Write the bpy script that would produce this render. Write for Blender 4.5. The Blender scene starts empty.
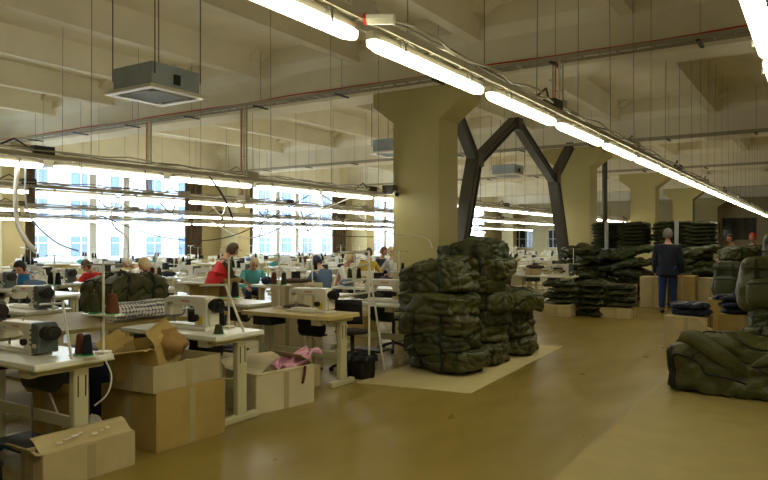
import bpy, math, random
from mathutils import Vector, Matrix, noise
random.seed(7)
C = bpy.context.scene.collection
D = bpy.data
PI = math.pi

# ---------------------------------------------------------------- camera, world, exposure
sc = bpy.context.scene
cam_data = D.cameras.new('camera'); cam = D.objects.new('camera', cam_data); C.objects.link(cam)
cam.location = (0, 0, 1.53); cam.rotation_euler = (PI/2, 0, math.radians(33.0))
cam_data.sensor_width = 36; cam_data.lens = 36*680/768; cam_data.shift_y = 2/768
cam_data.clip_start = .05; cam_data.clip_end = 300
sc.camera = cam
sc.view_settings.view_transform = 'Standard'; sc.view_settings.look = 'None'
sc.view_settings.gamma = 1; sc.view_settings.use_curve_mapping = False
sc.view_settings.exposure = 0.62
world = D.worlds.new('overcast_sky'); sc.world = world; world.use_nodes = True
bg = world.node_tree.nodes['Background']; bg.inputs[0].default_value = (.72, .86, 1, 1); bg.inputs[1].default_value = 9.5
try:
    sc.cycles.use_denoising = True
    sc.cycles.max_bounces = 8; sc.cycles.diffuse_bounces = 5; sc.cycles.transparent_max_bounces = 12
    sc.cycles.sample_clamp_indirect = 6
except Exception: pass

LIT = 11.5           # strength of the fluorescent diffusers
WARM = (1.0, .965, .70)
# daylight portals just outside each window bay
BAYS = [(3.2, 10.7), (13.9, 21.4), (24.9, 32.4), (35.5, 43.0), (46.3, 53.8)]
WX = -24.6; BY = 57.5
for a, b in BAYS:
    l = D.lights.new('window_portal', 'AREA'); l.shape = 'RECTANGLE'; l.size = 3.7; l.size_y = b-a
    l.cycles.is_portal = True
    o = D.objects.new('window_portal', l); C.objects.link(o); o.location = (WX-.25, (a+b)/2, 2.55); o.rotation_euler = (0, -PI/2, 0)

# ---------------------------------------------------------------- materials
def lin(r, g, b):
    f = lambda c: (c/255/12.92 if c/255 <= .04045 else ((c/255+.055)/1.055)**2.4)
    return (f(r), f(g), f(b), 1)
def mat(name, rgb, rough=.6, metal=0, var=.0, scale=4, bump=0, bscale=30, spec=.4, trans=0):
    m = D.materials.new(name); m.use_nodes = True; nt = m.node_tree; n = nt.nodes; L = nt.links
    p = n['Principled BSDF']; c = lin(*rgb)
    p.inputs['Base Color'].default_value = c; p.inputs['Roughness'].default_value = rough
    p.inputs['Metallic'].default_value = metal; p.inputs['Specular IOR Level'].default_value = spec
    tc = n.new('ShaderNodeTexCoord')
    if var:
        t = n.new('ShaderNodeTexNoise'); t.inputs['Scale'].default_value = scale; t.inputs['Detail'].default_value = 5
        L.new(tc.outputs['Object'], t.inputs['Vector'])
        r = n.new('ShaderNodeMapRange'); r.inputs[1].default_value = .3; r.inputs[2].default_value = .7
        r.inputs[3].default_value = 1-var; r.inputs[4].default_value = 1+var
        L.new(t.outputs['Fac'], r.inputs[0])
        x = n.new('ShaderNodeVectorMath'); x.operation = 'SCALE'; x.inputs[0].default_value = c[:3]
        L.new(r.outputs[0], x.inputs['Scale']); L.new(x.outputs[0], p.inputs['Base Color'])
    if bump:
        t = n.new('ShaderNodeTexNoise'); t.inputs['Scale'].default_value = bscale; t.inputs['Detail'].default_value = 4
        L.new(tc.outputs['Object'], t.inputs['Vector'])
        b = n.new('ShaderNodeBump'); b.inputs['Strength'].default_value = bump; b.inputs['Distance'].default_value = .02
        L.new(t.outputs['Fac'], b.inputs['Height']); L.new(b.outputs[0], p.inputs['Normal'])
    return m
def emis(name, rgb, s):
    m = D.materials.new(name); m.use_nodes = True; p = m.node_tree.nodes['Principled BSDF']
    p.inputs['Base Color'].default_value = (.9, .9, .9, 1)
    p.inputs['Emission Color'].default_value = (*rgb, 1); p.inputs['Emission Strength'].default_value = s
    return m
M = dict(
    wire=mat('thin_wire', (120, 114, 98), .6),
    wall=mat('wall_paint', (186, 172, 128), .7, var=.04, scale=1.5),
    ceil=mat('ceiling_whitewash', (226, 218, 194), .85, var=.06, scale=1.2, bump=.15, bscale=12),
    column=mat('column_paint', (176, 165, 108), .45, var=.05, scale=1.3),
    steel=mat('painted_steel_brace', (78, 74, 66), .5, var=.08),
    zinc=mat('galvanised_sheet', (160, 170, 176), .4, .15, var=.12, scale=2.5),
    tray=mat('cable_tray_steel', (158, 150, 128), .5, .1),
    dark=mat('dark_metal', (48, 46, 42), .5, .3),
    black=mat('black_plastic', (22, 22, 24), .4, var=.1),
    white=mat('white_enamel', (224, 219, 200), .3, var=.02),
    cream=mat('cream_enamel', (196, 190, 150), .4, var=.05),
    laminate=mat('white_laminate', (232, 231, 220), .28, var=.04, scale=3),
    beech=mat('beech_edge', (204, 182, 122), .5, var=.08, scale=6),
    hard=mat('brown_hardboard', (150, 132, 76), .6, var=.08, scale=4),
    card=mat('cardboard', (168, 142, 80), .8, var=.09, scale=5, bump=.1, bscale=20),
    card2=mat('pale_cardboard', (186, 168, 124), .8, var=.09, scale=5, bump=.1, bscale=20),
    cardg=mat('greyish_cardboard', (176, 162, 122), .8, var=.09, scale=6, bump=.1, bscale=20),
    cardw=mat('whitish_carton', (205, 192, 155), .8, var=.07, scale=6, bump=.1, bscale=20),
    cardin=mat('cardboard_inside', (150, 118, 66), .85, var=.06),
    tape=mat('parcel_tape', (176, 160, 118), .2),
    olive=mat('olive_canvas', (70, 69, 28), .5, var=.12, scale=7, bump=.35, bscale=28, spec=.5),
    olive2=mat('dark_olive_canvas', (54, 58, 24), .5, var=.12, scale=7, bump=.35, bscale=25, spec=.5),
    webbing=mat('dark_webbing', (34, 38, 24), .7),
    navy=mat('navy_nylon', (28, 36, 68), .5, var=.15, bump=.3),
    navy2=mat('navy_jacket_cloth', (28, 33, 50), .8, var=.12, scale=9, bump=.2),
    jeans=mat('denim', (34, 56, 108), .85, var=.15, scale=12, bump=.15, bscale=60),
    skin=mat('skin', (196, 146, 118), .55, var=.04), lip=mat('lip', (160, 92, 84), .5),
    eye=mat('eye_dark', (30, 24, 20), .3), shoe=mat('shoe_leather', (28, 26, 26), .4),
    hgrey=mat('grey_hair', (118, 114, 108), .8, var=.2, scale=40, bump=.4, bscale=90),
    hdark=mat('dark_hair', (40, 30, 28), .7, var=.2, scale=40, bump=.4, bscale=90),
    hred=mat('red_hair', (136, 74, 44), .7, var=.2, scale=40, bump=.4, bscale=90),
    hfair=mat('fair_hair', (206, 184, 140), .7, var=.15, scale=40, bump=.4, bscale=90),
    hbrown=mat('brown_hair', (84, 62, 44), .7, var=.2, scale=40, bump=.4, bscale=90),
    maroon=mat('dark_red_webbing', (92, 26, 20), .7),
    cred=mat('red_cloth', (206, 44, 40), .8, var=.08, bump=.2), cpink=mat('pink_cloth', (226, 164, 190), .8, var=.12, scale=14, bump=.3),
    cblue=mat('blue_cloth', (42, 118, 176), .8, var=.08, bump=.2), cyel=mat('yellow_cloth', (190, 160, 62), .8, var=.08, bump=.2),
    cgrey=mat('grey_cloth', (176, 176, 178), .8, var=.06, bump=.2), csteel=mat('slate_blue_cloth', (86, 108, 136), .8, var=.08, bump=.2),
    ccoral=mat('coral_cloth', (200, 92, 76), .8, var=.08, bump=.2), cgreen=mat('green_cloth', (56, 66, 48), .8, var=.08, bump=.2),
    cteal=mat('teal_cloth', (90, 168, 168), .8, var=.08, bump=.2), cwhite=mat('white_cloth', (222, 218, 208), .8, var=.05, bump=.3),
    curtain=mat('brown_curtain', (78, 62, 44), .9, var=.1, scale=6),
    frame=mat('white_window_frame', (216, 220, 224), .5), glassy=mat('dark_window_glass', (34, 40, 52), .1, spec=.8),
    green=mat('green_plastic', (40, 150, 78), .4), tbrown=mat('brown_thread', (98, 56, 34), .9, var=.1, scale=40),
    tblack=mat('black_thread', (22, 24, 30), .9), tolive=mat('olive_thread', (56, 60, 36), .9, var=.1, scale=40), twhite=mat('white_thread', (225, 220, 205), .9),
    motor=mat('grey_motor_shell', (92, 98, 96), .35, .2, var=.05), chrome=mat('bright_steel', (190, 188, 180), .25, .9),
    red=mat('red_cable', (178, 44, 30), .5), orange=mat('orange_cable', (190, 92, 50), .5), yellow=mat('yellow_sticker', (214, 196, 60), .5),
    pinkm=mat('pink_print', (206, 150, 140), .6), whitep=mat('white_scuff', (214, 204, 180), .7),
    facade=mat('pale_facade', (158, 163, 172), .8), fwin=mat('blue_grey_window', (66, 84, 112), .5),
    mask=mat('folded_mat_card', (196, 180, 130), .75, var=.05),
    tube=emis('fluorescent_diffuser', WARM, LIT), tube2=emis('work_light_diffuser', (1.0, .98, .84), LIT*1.05),
)
# window glass: clear, slightly reflective
g = D.materials.new('clear_glass'); g.use_nodes = True; nt = g.node_tree; nt.nodes.clear()
o_ = nt.nodes.new('ShaderNodeOutputMaterial'); mx = nt.nodes.new('ShaderNodeMixShader'); mx.inputs[0].default_value = .06
t_ = nt.nodes.new('ShaderNodeBsdfTransparent'); t_.inputs[0].default_value = (.95, .97, .98, 1); gl = nt.nodes.new('ShaderNodeBsdfGlossy'); gl.inputs['Roughness'].default_value = .03
nt.links.new(t_.outputs[0], mx.inputs[1]); nt.links.new(gl.outputs[0], mx.inputs[2]); nt.links.new(mx.outputs[0], o_.inputs[0]); M['glass'] = g
# floor: worn brown polished concrete with patches
def floor_mat():
    m = D.materials.new('polished_brown_floor'); m.use_nodes = True; nt = m.node_tree; n = nt.nodes; L = nt.links; p = n['Principled BSDF']
    tc = n.new('ShaderNodeTexCoord'); mp = n.new('ShaderNodeMapping'); mp.inputs['Scale'].default_value = (1, .45, 1); L.new(tc.outputs['Object'], mp.inputs[0])
    a = n.new('ShaderNodeTexNoise'); a.inputs['Scale'].default_value = .6; a.inputs['Detail'].default_value = 3.5; a.inputs['Roughness'].default_value = .5; L.new(mp.outputs[0], a.inputs[0])
    r = n.new('ShaderNodeValToRGB'); e = r.color_ramp.elements
    e[0].position = .32; e[0].color = lin(126, 107, 47); e[1].position = .7; e[1].color = lin(154, 133, 68)
    L.new(a.outputs['Fac'], r.inputs[0]); L.new(r.outputs[0], p.inputs['Base Color'])
    b = n.new('ShaderNodeTexNoise'); b.inputs['Scale'].default_value = 2.3; b.inputs['Detail'].default_value = 2; L.new(mp.outputs[0], b.inputs[0])
    q = n.new('ShaderNodeMapRange'); q.inputs[1].default_value = .1; q.inputs[2].default_value = .9; q.inputs[3].default_value = .2; q.inputs[4].default_value = .5
    L.new(b.outputs['Fac'], q.inputs[0]); L.new(q.outputs[0], p.inputs['Roughness'])
    p.inputs['Specular IOR Level'].default_value = .45
    bp = n.new('ShaderNodeBump'); bp.inputs['Strength'].default_value = .03; bp.inputs['Distance'].default_value = .01; L.new(b.outputs['Fac'], bp.inputs['Height']); L.new(bp.outputs[0], p.inputs['Normal'])
    return m
M['floor'] = floor_mat()
def dotted():
    m = D.materials.new('white_fabric_with_navy_dots'); m.use_nodes = True; nt = m.node_tree; n = nt.nodes; L = nt.links; p = n['Principled BSDF']
    tc = n.new('ShaderNodeTexCoord'); v = n.new('ShaderNodeTexVoronoi'); v.inputs['Scale'].default_value = 26; v.inputs['Randomness'].default_value = .15
    L.new(tc.outputs['Object'], v.inputs['Vector']); r = n.new('ShaderNodeValToRGB'); r.color_ramp.interpolation = 'CONSTANT'
    r.color_ramp.elements[0].color = lin(225, 222, 214); r.color_ramp.elements[1].position = .5; r.color_ramp.elements[1].color = lin(96, 100, 122)
    L.new(v.outputs['Distance'], r.inputs[0]); L.new(r.outputs[0], p.inputs['Base Color']); p.inputs['Roughness'].default_value = .8
    return m
M['dots'] = dotted()

# ---------------------------------------------------------------- mesh helpers
class MB:
    def __init__(s): s.v = []; s.f = []; s.mi = []
    def add(s, vs, fs, mi=0):
        k = len(s.v); s.v += [tuple(x) for x in vs]; s.f += [tuple(i+k for i in f) for f in fs]; s.mi += [mi]*len(fs); return s
    def box(s, c, d, rot=None, mi=0):
        vs = [Vector((x*d[0]/2, y*d[1]/2, z*d[2]/2)) for x in (-1, 1) for y in (-1, 1) for z in (-1, 1)]
        if rot is not None: vs = [rot @ v for v in vs]
        return s.add([v+Vector(c) for v in vs], [(0,1,3,2),(4,6,7,5),(0,4,5,1),(2,3,7,6),(0,2,6,4),(1,5,7,3)], mi)
    def bx(s, x0, x1, y0, y1, z0, z1, mi=0): return s.box(((x0+x1)/2, (y0+y1)/2, (z0+z1)/2), (x1-x0, y1-y0, z1-z0), None, mi)
    def tube(s, pts, r, n=6, mi=0, cap=True):
        pts = [Vector(p) for p in pts]; rs = r if isinstance(r, (list, tuple)) else [r]*len(pts); vs = []; fs = []
        up = None
        for i, p in enumerate(pts):
            t = (pts[min(i+1, len(pts)-1)]-pts[max(i-1, 0)]).normalized()
            if up is None: up = t.orthogonal().normalized()
            up = (up - t*up.dot(t)); up = up.normalized() if up.length > 1e-5 else t.orthogonal().normalized()
            w = t.cross(up)
            for k in range(n):
                a = 2*PI*k/n; vs.append(p+(up*math.cos(a)+w*math.sin(a))*rs[i])
        for i in range(len(pts)-1):
            for k in range(n): fs.append((i*n+k, i*n+(k+1) % n, (i+1)*n+(k+1) % n, (i+1)*n+k))
        if cap: fs += [tuple(reversed(range(n))), tuple(range((len(pts)-1)*n, len(pts)*n))]
        return s.add(vs, fs, mi)
    def bar(s, a, b, w, h, mi=0):          # rectangular bar from a to b
        a = Vector(a); b = Vector(b); t = b-a; q = t.to_track_quat('X', 'Z').to_matrix()
        return s.box((a+b)/2, (t.length, w, h), q, mi)
    def prism(s, poly, ax, a, b, mi=0):    # polygon in the other two axes, extruded along ax
        n = len(poly)
        P = {'x': lambda p, t: (t, p[0], p[1]), 'y': lambda p, t: (p[0], t, p[1]), 'z': lambda p, t: (p[0], p[1], t)}[ax]
        vs = [P(p, a) for p in poly]+[P(p, b) for p in poly]
        return s.add(vs, [tuple(range(n)), tuple(reversed(range(n, 2*n)))]+[(i, (i+1) % n, (i+1) % n+n, i+n) for i in range(n)], mi)
    def ell(s, c, r, nu=12, nv=8, mi=0, fn=None):
        vs = []; fs = []
        for j in range(nv+1):
            th = PI*j/nv
            for i in range(nu):
                ph = 2*PI*i/nu; d = Vector((math.sin(th)*math.cos(ph), math.sin(th)*math.sin(ph), math.cos(th)))
                k = fn(d) if fn else 1
                vs.append(Vector(c)+Vector((d.x*r[0]*k, d.y*r[1]*k, d.z*r[2]*k)))
        for j in range(nv):
            for i in range(nu): fs.append((j*nu+i, j*nu+(i+1) % nu, (j+1)*nu+(i+1) % nu, (j+1)*nu+i))
        return s.add(vs, fs, mi)
    def grid(s, fn, nu, nv, mi=0, wrap=False):
        vs = [fn(i/nu, j/nv) for j in range(nv+1) for i in range(nu+1)]
        return s.add(vs, [(j*(nu+1)+i, j*(nu+1)+i+1, (j+1)*(nu+1)+i+1, (j+1)*(nu+1)+i) for j in range(nv) for i in range(nu)], mi)
    def xf(s, mtx):
        s.v = [tuple(mtx @ Vector(v)) for v in s.v]; return s
    def build(s, name, mats, parent=None, smooth=False, bevel=0, loc=None, rz=0, solid=0, fix=False):
        me = D.meshes.new(name); me.from_pydata(s.v, [], s.f); me.polygons.foreach_set('material_index', s.mi)
        if smooth: me.polygons.foreach_set('use_smooth', [True]*len(s.f))
        if not isinstance(mats, (list, tuple)): mats = [mats]
        for m in mats: me.materials.append(m)
        if fix or not smooth:
            import bmesh
            bm = bmesh.new(); bm.from_mesh(me); bmesh.ops.recalc_face_normals(bm, faces=bm.faces); bm.to_mesh(me); bm.free()
        me.update(); o = D.objects.new(name, me); C.objects.link(o); o.parent = parent
        if loc is not None: o.location = loc
        o.rotation_euler.z = rz
        if solid: d = o.modifiers.new('thickness', 'SOLIDIFY'); d.thickness = solid; d.offset = 0
        if bevel: b = o.modifiers.new('bevel', 'BEVEL'); b.width = bevel; b.segments = 2; b.limit_method = 'ANGLE'; b.angle_limit = .7
        return o
def tag(o, label, cat, group=None):
    o['label'] = label; o['category'] = cat
    if group: o['group'] = group
    return o
def struct(o): o['kind'] = 'structure'; return o
def thing(name, label, cat, loc=(0, 0, 0), rz=0, group=None):
    o = D.objects.new(name, None); o.empty_display_size = .1; C.objects.link(o); o.location = loc; o.rotation_euler.z = rz
    return tag(o, label, cat, group)
kids = lambda o: [c for c in D.objects if c.parent == o]
KID = {}
def proto_kids(o):
    if o.name not in KID: KID[o.name] = [(c, [g for g in D.objects if g.parent == c]) for c in D.objects if c.parent == o]
    return KID[o.name]
def dup(root, loc, rz, label, group=None, mats=None, scale=None):
    r = root.copy(); C.objects.link(r); r.location = loc; r.rotation_euler = (0, 0, rz); r['label'] = label
    if group: r['group'] = group
    if scale: r.scale = scale
    for ch, gs in proto_kids(root):
        c = ch.copy(); C.objects.link(c); c.parent = r
        for g_ in gs: d = g_.copy(); C.objects.link(d); d.parent = c
    if mats: remat(r, mats)
    return r
class Kind:      # first placing moves the prototype itself, later ones are copies
    def __init__(s, root, base=(1, 1, 1)): s.root = root; s.used = False; s.base = base; proto_kids(root)
    def put(s, loc, rz, label, group=None, scale=None):
        scale = scale or s.base
        if not s.used:
            s.used = True; r = s.root; r.location = loc; r.rotation_euler = (0, 0, rz); r['label'] = label
            if group: r['group'] = group
            if scale: s.used = True; r.scale = scale
            return r
        return dup(s.root, loc, rz, label, group, scale=scale or (1, 1, 1))
ORD = 'first second third fourth fifth sixth seventh eighth ninth tenth eleventh twelfth thirteenth fourteenth fifteenth sixteenth seventeenth eighteenth nineteenth twentieth'.split()
ORD += ['twenty-'+x for x in ORD[:9]] + ['thirtieth'] + ['thirty-'+x for x in ORD[:9]] + ['fortieth']
# ---------------------------------------------------------------- the hall
RX = 7.0; FY = -5.0; TOP = 6.15
struct(MB().bx(WX-.3, RX+.3, FY-.3, BY+.3, -.2, 0).build('floor', M['floor']))
struct(MB().bx(WX-.3, RX+.3, FY-.3, BY+.3, TOP, TOP+.25).build('ceiling', M['ceil']))
struct(MB().bx(RX, RX+.3, FY, BY, 0, TOP).build('wall_right', M['wall']))
struct(MB().bx(WX-.3, RX+.3, FY-.3, FY, 0, TOP).build('wall_front', M['wall']))
COLY = [2.1, 12.9, 23.7, 34.3, 45.0, 56.0]
# window wall with openings
SILL, HEAD = .72, 4.45
w = MB().bx(WX-.3, WX, FY, BY, 0, SILL)
struct(MB().bx(WX-.3, WX, FY, BY, HEAD, TOP).build('wall_left', M['ceil']))
ed = [FY]+[v for b in BAYS for v in b]+[BY]
for i in range(0, len(ed), 2): w.bx(WX-.3, WX, ed[i], ed[i+1], SILL, HEAD)
struct(w.build('wall_left', M['wall']))
for n, (a, b) in enumerate(BAYS):
    e = D.objects.new(f'window_{n+1}', None); C.objects.link(e); e.location = (WX, a, 0); e['kind'] = 'structure'
    L = b-a; f = MB()
    f.bx(-.16, -.08, 0, L, SILL, SILL+.09).bx(-.16, -.08, 0, L, HEAD-.09, HEAD)
    for y in (0, L-.09): f.bx(-.16, -.08, y, y+.09, SILL, HEAD)
    f.build('window_frame', M['frame'], e)
    cuts = (0, L*.35, L*.56, L)
    for k in (1, 2): MB().bx(-.18, -.06, cuts[k]-.15, cuts[k]+.15, SILL, HEAD).build('mullion', M['frame'], e)
    for k in range(3): MB().bx(-.15, -.09, cuts[k]+.12, cuts[k+1]-.12, 3.35, 3.42).build('transom', M['frame'], e)
    for k in range(3): MB().bx(-.123, -.117, cuts[k]+.12, cuts[k+1]-.12, SILL+.09, HEAD-.09).build('pane', M['glass'], e)
    MB().bx(-.08, .16, -.1, L+.1, SILL-.05, SILL).build('sill', M['frame'], e)
# back wall with windows
BW = [(-23.6, -21.7, 1.0, 2.6), (-20.3, -19.0, 1.0, 2.6), (-14.2, -13.0, 1.1, 2.7), (-6.6, -4.3, 1.7, 3.35)]
w = MB(); xs = [WX-.3]+[v for q in BW for v in q[:2]]+[RX+.3]
for i in range(0, len(xs), 2): w.bx(xs[i], xs[i+1], BY, BY+.3, 0, TOP)
for x0, x1, z0, z1 in BW: w.bx(x0, x1, BY, BY+.3, 0, z0).bx(x0, x1, BY, BY+.3, z1, TOP)
struct(w.build('wall_back', M['wall']))
for n, (x0, x1, z0, z1) in enumerate(BW):
    e = D.objects.new(f'window_{n+6}', None); C.objects.link(e); e.location = (x0, BY, z0); e['kind'] = 'structure'
    W_, H_ = x1-x0, z1-z0; f = MB()
    f.bx(0, W_, .04, .12, 0, .06).bx(0, W_, .04, .12, H_-.06, H_).bx(0, .06, .04, .12, 0, H_).bx(W_-.06, W_, .04, .12, 0, H_)
    for k in (1, 2): f.bx(W_*k/3-.03, W_*k/3+.03, .04, .12, 0, H_)
    f.bx(0, W_, .04, .12, H_/2-.02, H_/2+.02)
    f.build('window_frame', M['frame'] if n < 3 else M['dark'], e)
    MB().bx(.0, W_, .13, .15, 0, H_).build('pane', M['glassy'], e)
# columns
prof = [(-.575, 0), (.575, 0), (.575, 4.1), (1.1, 4.5), (1.1, 4.8), (-1.1, 4.8), (-1.1, 4.5), (-.575, 4.1)]
cp = None
for i, y in enumerate(COLY):
    if i == 0: continue
    if cp is None:
        o = MB().prism(prof, 'y', -.42, .42).build('column', M['column'], bevel=.02); cp = o
    else: o = cp.copy(); C.objects.link(o)
    o.location = (-7.3, y if i < 5 else 56.4, 0); struct(o)
wp = None
for i, y in enumerate(COLY):
    if i == 0: continue
    if wp is None: wp = o = MB().prism([(x*.95, z) for x, z in prof], 'y', -.4, .4).build('column', M['wall'], bevel=.02)
    else: o = wp.copy(); C.objects.link(o)
    o.location = (WX+1.15, y-.5 if i < 5 else 56.4, 0); o.rotation_euler.z = 0; struct(o)
# beams across, ribs along
for i, y in enumerate(COLY):
    y = min(y, BY-.5)
    struct(MB().prism([(y-.42, 4.8), (y+.42, 4.8), (y+.42, 5.55), (y+.6, 5.75), (y+.6, TOP), (y-.6, TOP), (y-.6, 5.75), (y-.42, 5.55)], 'x', WX, RX).build('ceiling_beam', M['ceil'], bevel=.015))
rb = {}
seg = [(FY, COLY[0]-.4)]+[(COLY[i]+.4, COLY[i+1]-.4) for i in range(5)]
for a, b in seg:
    for k in range(11):
        x = -21.0+2.95*k+.35
        if x > RX: continue
        key = round(b-a, 2)
        if key not in rb:
            o = rb[key] = MB().prism([(-.12, 5.55), (.12, 5.55), (.24, TOP), (-.24, TOP)], 'y', 0, b-a).prism([(-.6, TOP), (.6, TOP), (.3, 5.95), (-.3, 5.95)], 'y', 0, .6).prism([(-.6, TOP), (.6, TOP), (.3, 5.95), (-.3, 5.95)], 'y', b-a-.6, b-a).build('ceiling_rib', M['ceil'])
        else: o = rb[key].copy(); C.objects.link(o)
        o.location = (x, a, 0); struct(o)
# outside: long pale building across the yard
e = thing('building', 'pale building with rows of blue-grey windows seen through the factory windows', 'building', (-62, 30, 0))
MB().bx(-8, 0, -60, 75, -4, 9).build('facade', M['facade'], e)
pn = None
for r_ in range(4):
    for k in range(26):
        if pn is None: pn = o = MB().bx(0, .1, 0, 1.9, 0, 2.0).bx(.1, .16, .9, 1.0, 0, 2.0, 1).bx(.1, .16, 0, 1.9, 1.3, 1.38, 1).build('window', [M['fwin'], M['facade']], e)
        else: o = pn.copy(); C.objects.link(o)
        o.location = (0, -48+4.4*k, -3.4+3.5*r_)
MB().bx(-.1, .3, -60, 75, 8.6, 9).build('cornice', M['frame'], e)
struct(MB().bx(-120, WX-.3, -120, 150, -4.3, -4).build('ground_outside', M['cgrey']))

# curtains beside the window bays
def curtain(y0, y1, label):
    n = max(8, int((y1-y0)*40))
    def f(u, v): return (.1*math.sin(u*(y1-y0)*22)*.35*(1.2-.3*v), y0+(y1-y0)*u, .9+3.7*v)
    t = thing('curtain', label, 'curtain', (WX+.28, 0, 0), 0, 'curtains along the window wall')
    MB().grid(f, n*2, 6).build('drape', M['curtain'], t, smooth=True, solid=.012)
    MB().tube([(0, y0-.05, 4.62), (0, y1+.05, 4.62)], .02).build('rail', M['dark'], t)
    for y in (y0, y1): MB().bx(-.285, 0, y-.02, y+.02, 4.6, 4.64).build('bracket', M['dark'], t)
curtain(12.95, 13.95, 'brown curtain left of the first window bay, beside the pier nearest the left edge')
curtain(20.9, 21.9, 'brown curtain at the right end of the leftmost windows')
curtain(24.2, 25.3, 'brown curtain at the left end of the middle windows, right of the second pier')
curtain(31.9, 33.2, 'brown curtain at the right end of the middle windows')
curtain(35.0, 35.7, 'brown curtain just right of the third pier')

# ---------------------------------------------------------------- steel brace between the two nearest columns
t = thing('steel_brace', 'dark steel brace of two forked struts between the first two columns', 'brace', (-7.25, 18, 0))
def ibeam(name, a, b, w, d):
    q = MB(); a = Vector(a); b = Vector(b); dr = (b-a).normalized(); nrm = Vector((1, 0, 0)).cross(dr)
    q.bar(a+nrm*d/2, b+nrm*d/2, w, .03).bar(a-nrm*d/2, b-nrm*d/2, w, .03)
    q.bar(a, b, .03, d) ; q.bar(a+Vector((w/2-.02, 0, 0)), b+Vector((w/2-.02, 0, 0)), .012, d*.35)
    return q.build(name, M['steel'], t)
ibeam('stem', (0, -4.05, 0), (0, -2.75, 3.55), .3, .3); ibeam('stem', (0, 4.6, 0), (0, 3.05, 3.55), .3, .3)
ibeam('fork', (0, -2.75, 3.55), (0, -3.65, 4.45), .24, .2); ibeam('fork', (0, -2.7, 3.5), (0, -.25, 4.85), .24, .22)
ibeam('fork', (0, 3.0, 3.5), (0, -.05, 4.85), .24, .22); ibeam('fork', (0, 3.05, 3.55), (0, 4.75, 4.8), .24, .2)
for y, z in ((-2.75, 3.55), (3.05, 3.55), (-.15, 4.8)): MB().box((.02, y, z), (.34, .34, .34)).build('gusset', M['steel'], t, bevel=.03)
struct(MB().bx(-7.25, -7.05, -.0, 0.4, 4.8, 5.0).build('trim_1', M['ceil'])) if 0 else None
tag(MB().tube([(-6.95, 25.9, 0), (-6.95, 25.9, 4.9), (-6.95, 25.9, 5.55)], .1, 12).build('drain_pipe', M['steel'], smooth=True), 'dark vertical pipe just right of the second column', 'pipe')

# ---------------------------------------------------------------- lights in rows
def fixture_proto(name, glow, hang):
    t = thing(name, '', 'ceiling light')
    L = 1.62
    # tapered translucent diffuser below a tray body
    pr = [(-.052, .032), (-.047, -.008), (-.025, -.025), (.025, -.025), (.047, -.008), (.052, .032)]
    q = MB(); n = 6; rings = [(-L/2, .6), (-L/2+.09, 1), (L/2-.09, 1), (L/2, .6)]
    vs = [(x*k, y, z*k if z < 0 else z) for y, k in rings for x, z in pr]
    fs = [(i*n+k, i*n+(k+1) % n, (i+1)*n+(k+1) % n, (i+1)*n+k) for i in range(3) for k in range(n)]+[tuple(range(n)), tuple(range(3*n, 4*n))]
    q.add(vs, fs).build('diffuser', glow, t)
    MB().prism([(-.034, .034), (.034, .034), (.03, .085), (-.03, .085)], 'y', -L/2-.01, L/2+.01).build('housing', M['tray'], t, bevel=.006)
    for y in (-.5, .5): MB().bx(-.072, .072, y-.01, y+.01, .0, .09).build('clip', M['chrome'], t)
    return t
hall = Kind(fixture_proto('fluorescent_light', M['tube'], 1)); work = Kind(fixture_proto('work_light', M['tube2'], 1))
def light_row(kind, x, z, y0, n, pitch, rowname, group, step=1.3):
    for k in range(n):
        kind.put((x, y0+pitch*k, z), 0, f'{ORD[k]} fluorescent light from the camera end in {rowname}', group)
    r = thing('light_rail', f'cable rail with wires and cables carrying {rowname}', 'rail', (x, y0, z), 0, 'rails carrying the light rows')
    L = pitch*n
    q = MB().bx(-.07, -.055, -1, L-1, .1, .15).bx(.055, .07, -1, L-1, .1, .15)
    for k in range(int(L/.45)): q.bx(-.06, .06, -1+k*.45, -.97+k*.45, .1, .115)
    q.build('rail', M['tray'], r)
    wz = TOP-.005-z
    for k in range(int(n*pitch/step)):
        if x == -8.05 and 5.7 < y0+k*step-.2 < 7.2: continue
        MB().tube([(0.03*math.sin(k*5), k*step-.2, .1), (0, k*step-.2, wz)], .0045, 4).build('suspension_wire', M['wire'], r)
    for k, mt in enumerate((M['tray'], M['cream'], M['white'], M['wire'], M['tray'])):
        pts = [(-.05+.025*k+.02*math.sin(i*1.7+k), -1+i*.3, .14+.05*abs(math.sin(i*.9+2*k))*abs(math.sin(i*.37+k))+.012*k) for i in range(int(L/.3))]
        MB().tube(pts, .011, 5).build('cable', mt, r, smooth=True)
    for k in range(0, int(n), 2):
        MB().bx(-.07, .06, k*pitch+.7, k*pitch+.95, .15, .25).tube([(0, k*pitch+.7, .19), (.05, k*pitch+.45, .3), (.02, k*pitch+.2, .16)], .012, 5).build('junction_box', M['tray'] if k % 4 else M['dark'], r)
light_row(hall, -2.4, 2.77, -1.05, 24, 1.8, 'the long row over the aisle', 'lights in the long row over the aisle')
light_row(hall, -.31, 2.73, .65, 4, 1.8, 'the short row at the top right corner', 'lights in the row at the top right')
ROWS = [(-8.05, 2.45, 'the front work row'), (-12.2, 2.43, 'the second work row'), (-18, 2.37, 'the third work row'), (-21.9, 2.25, 'the work row nearest the windows')]
for i, (x, z, nm) in enumerate(ROWS):
    y0 = -.52*x-.3; n = int((50-y0)/1.8)
    light_row(work, x, z, y0, n, 1.8, nm, 'lights in '+nm, 1.7)

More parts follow.
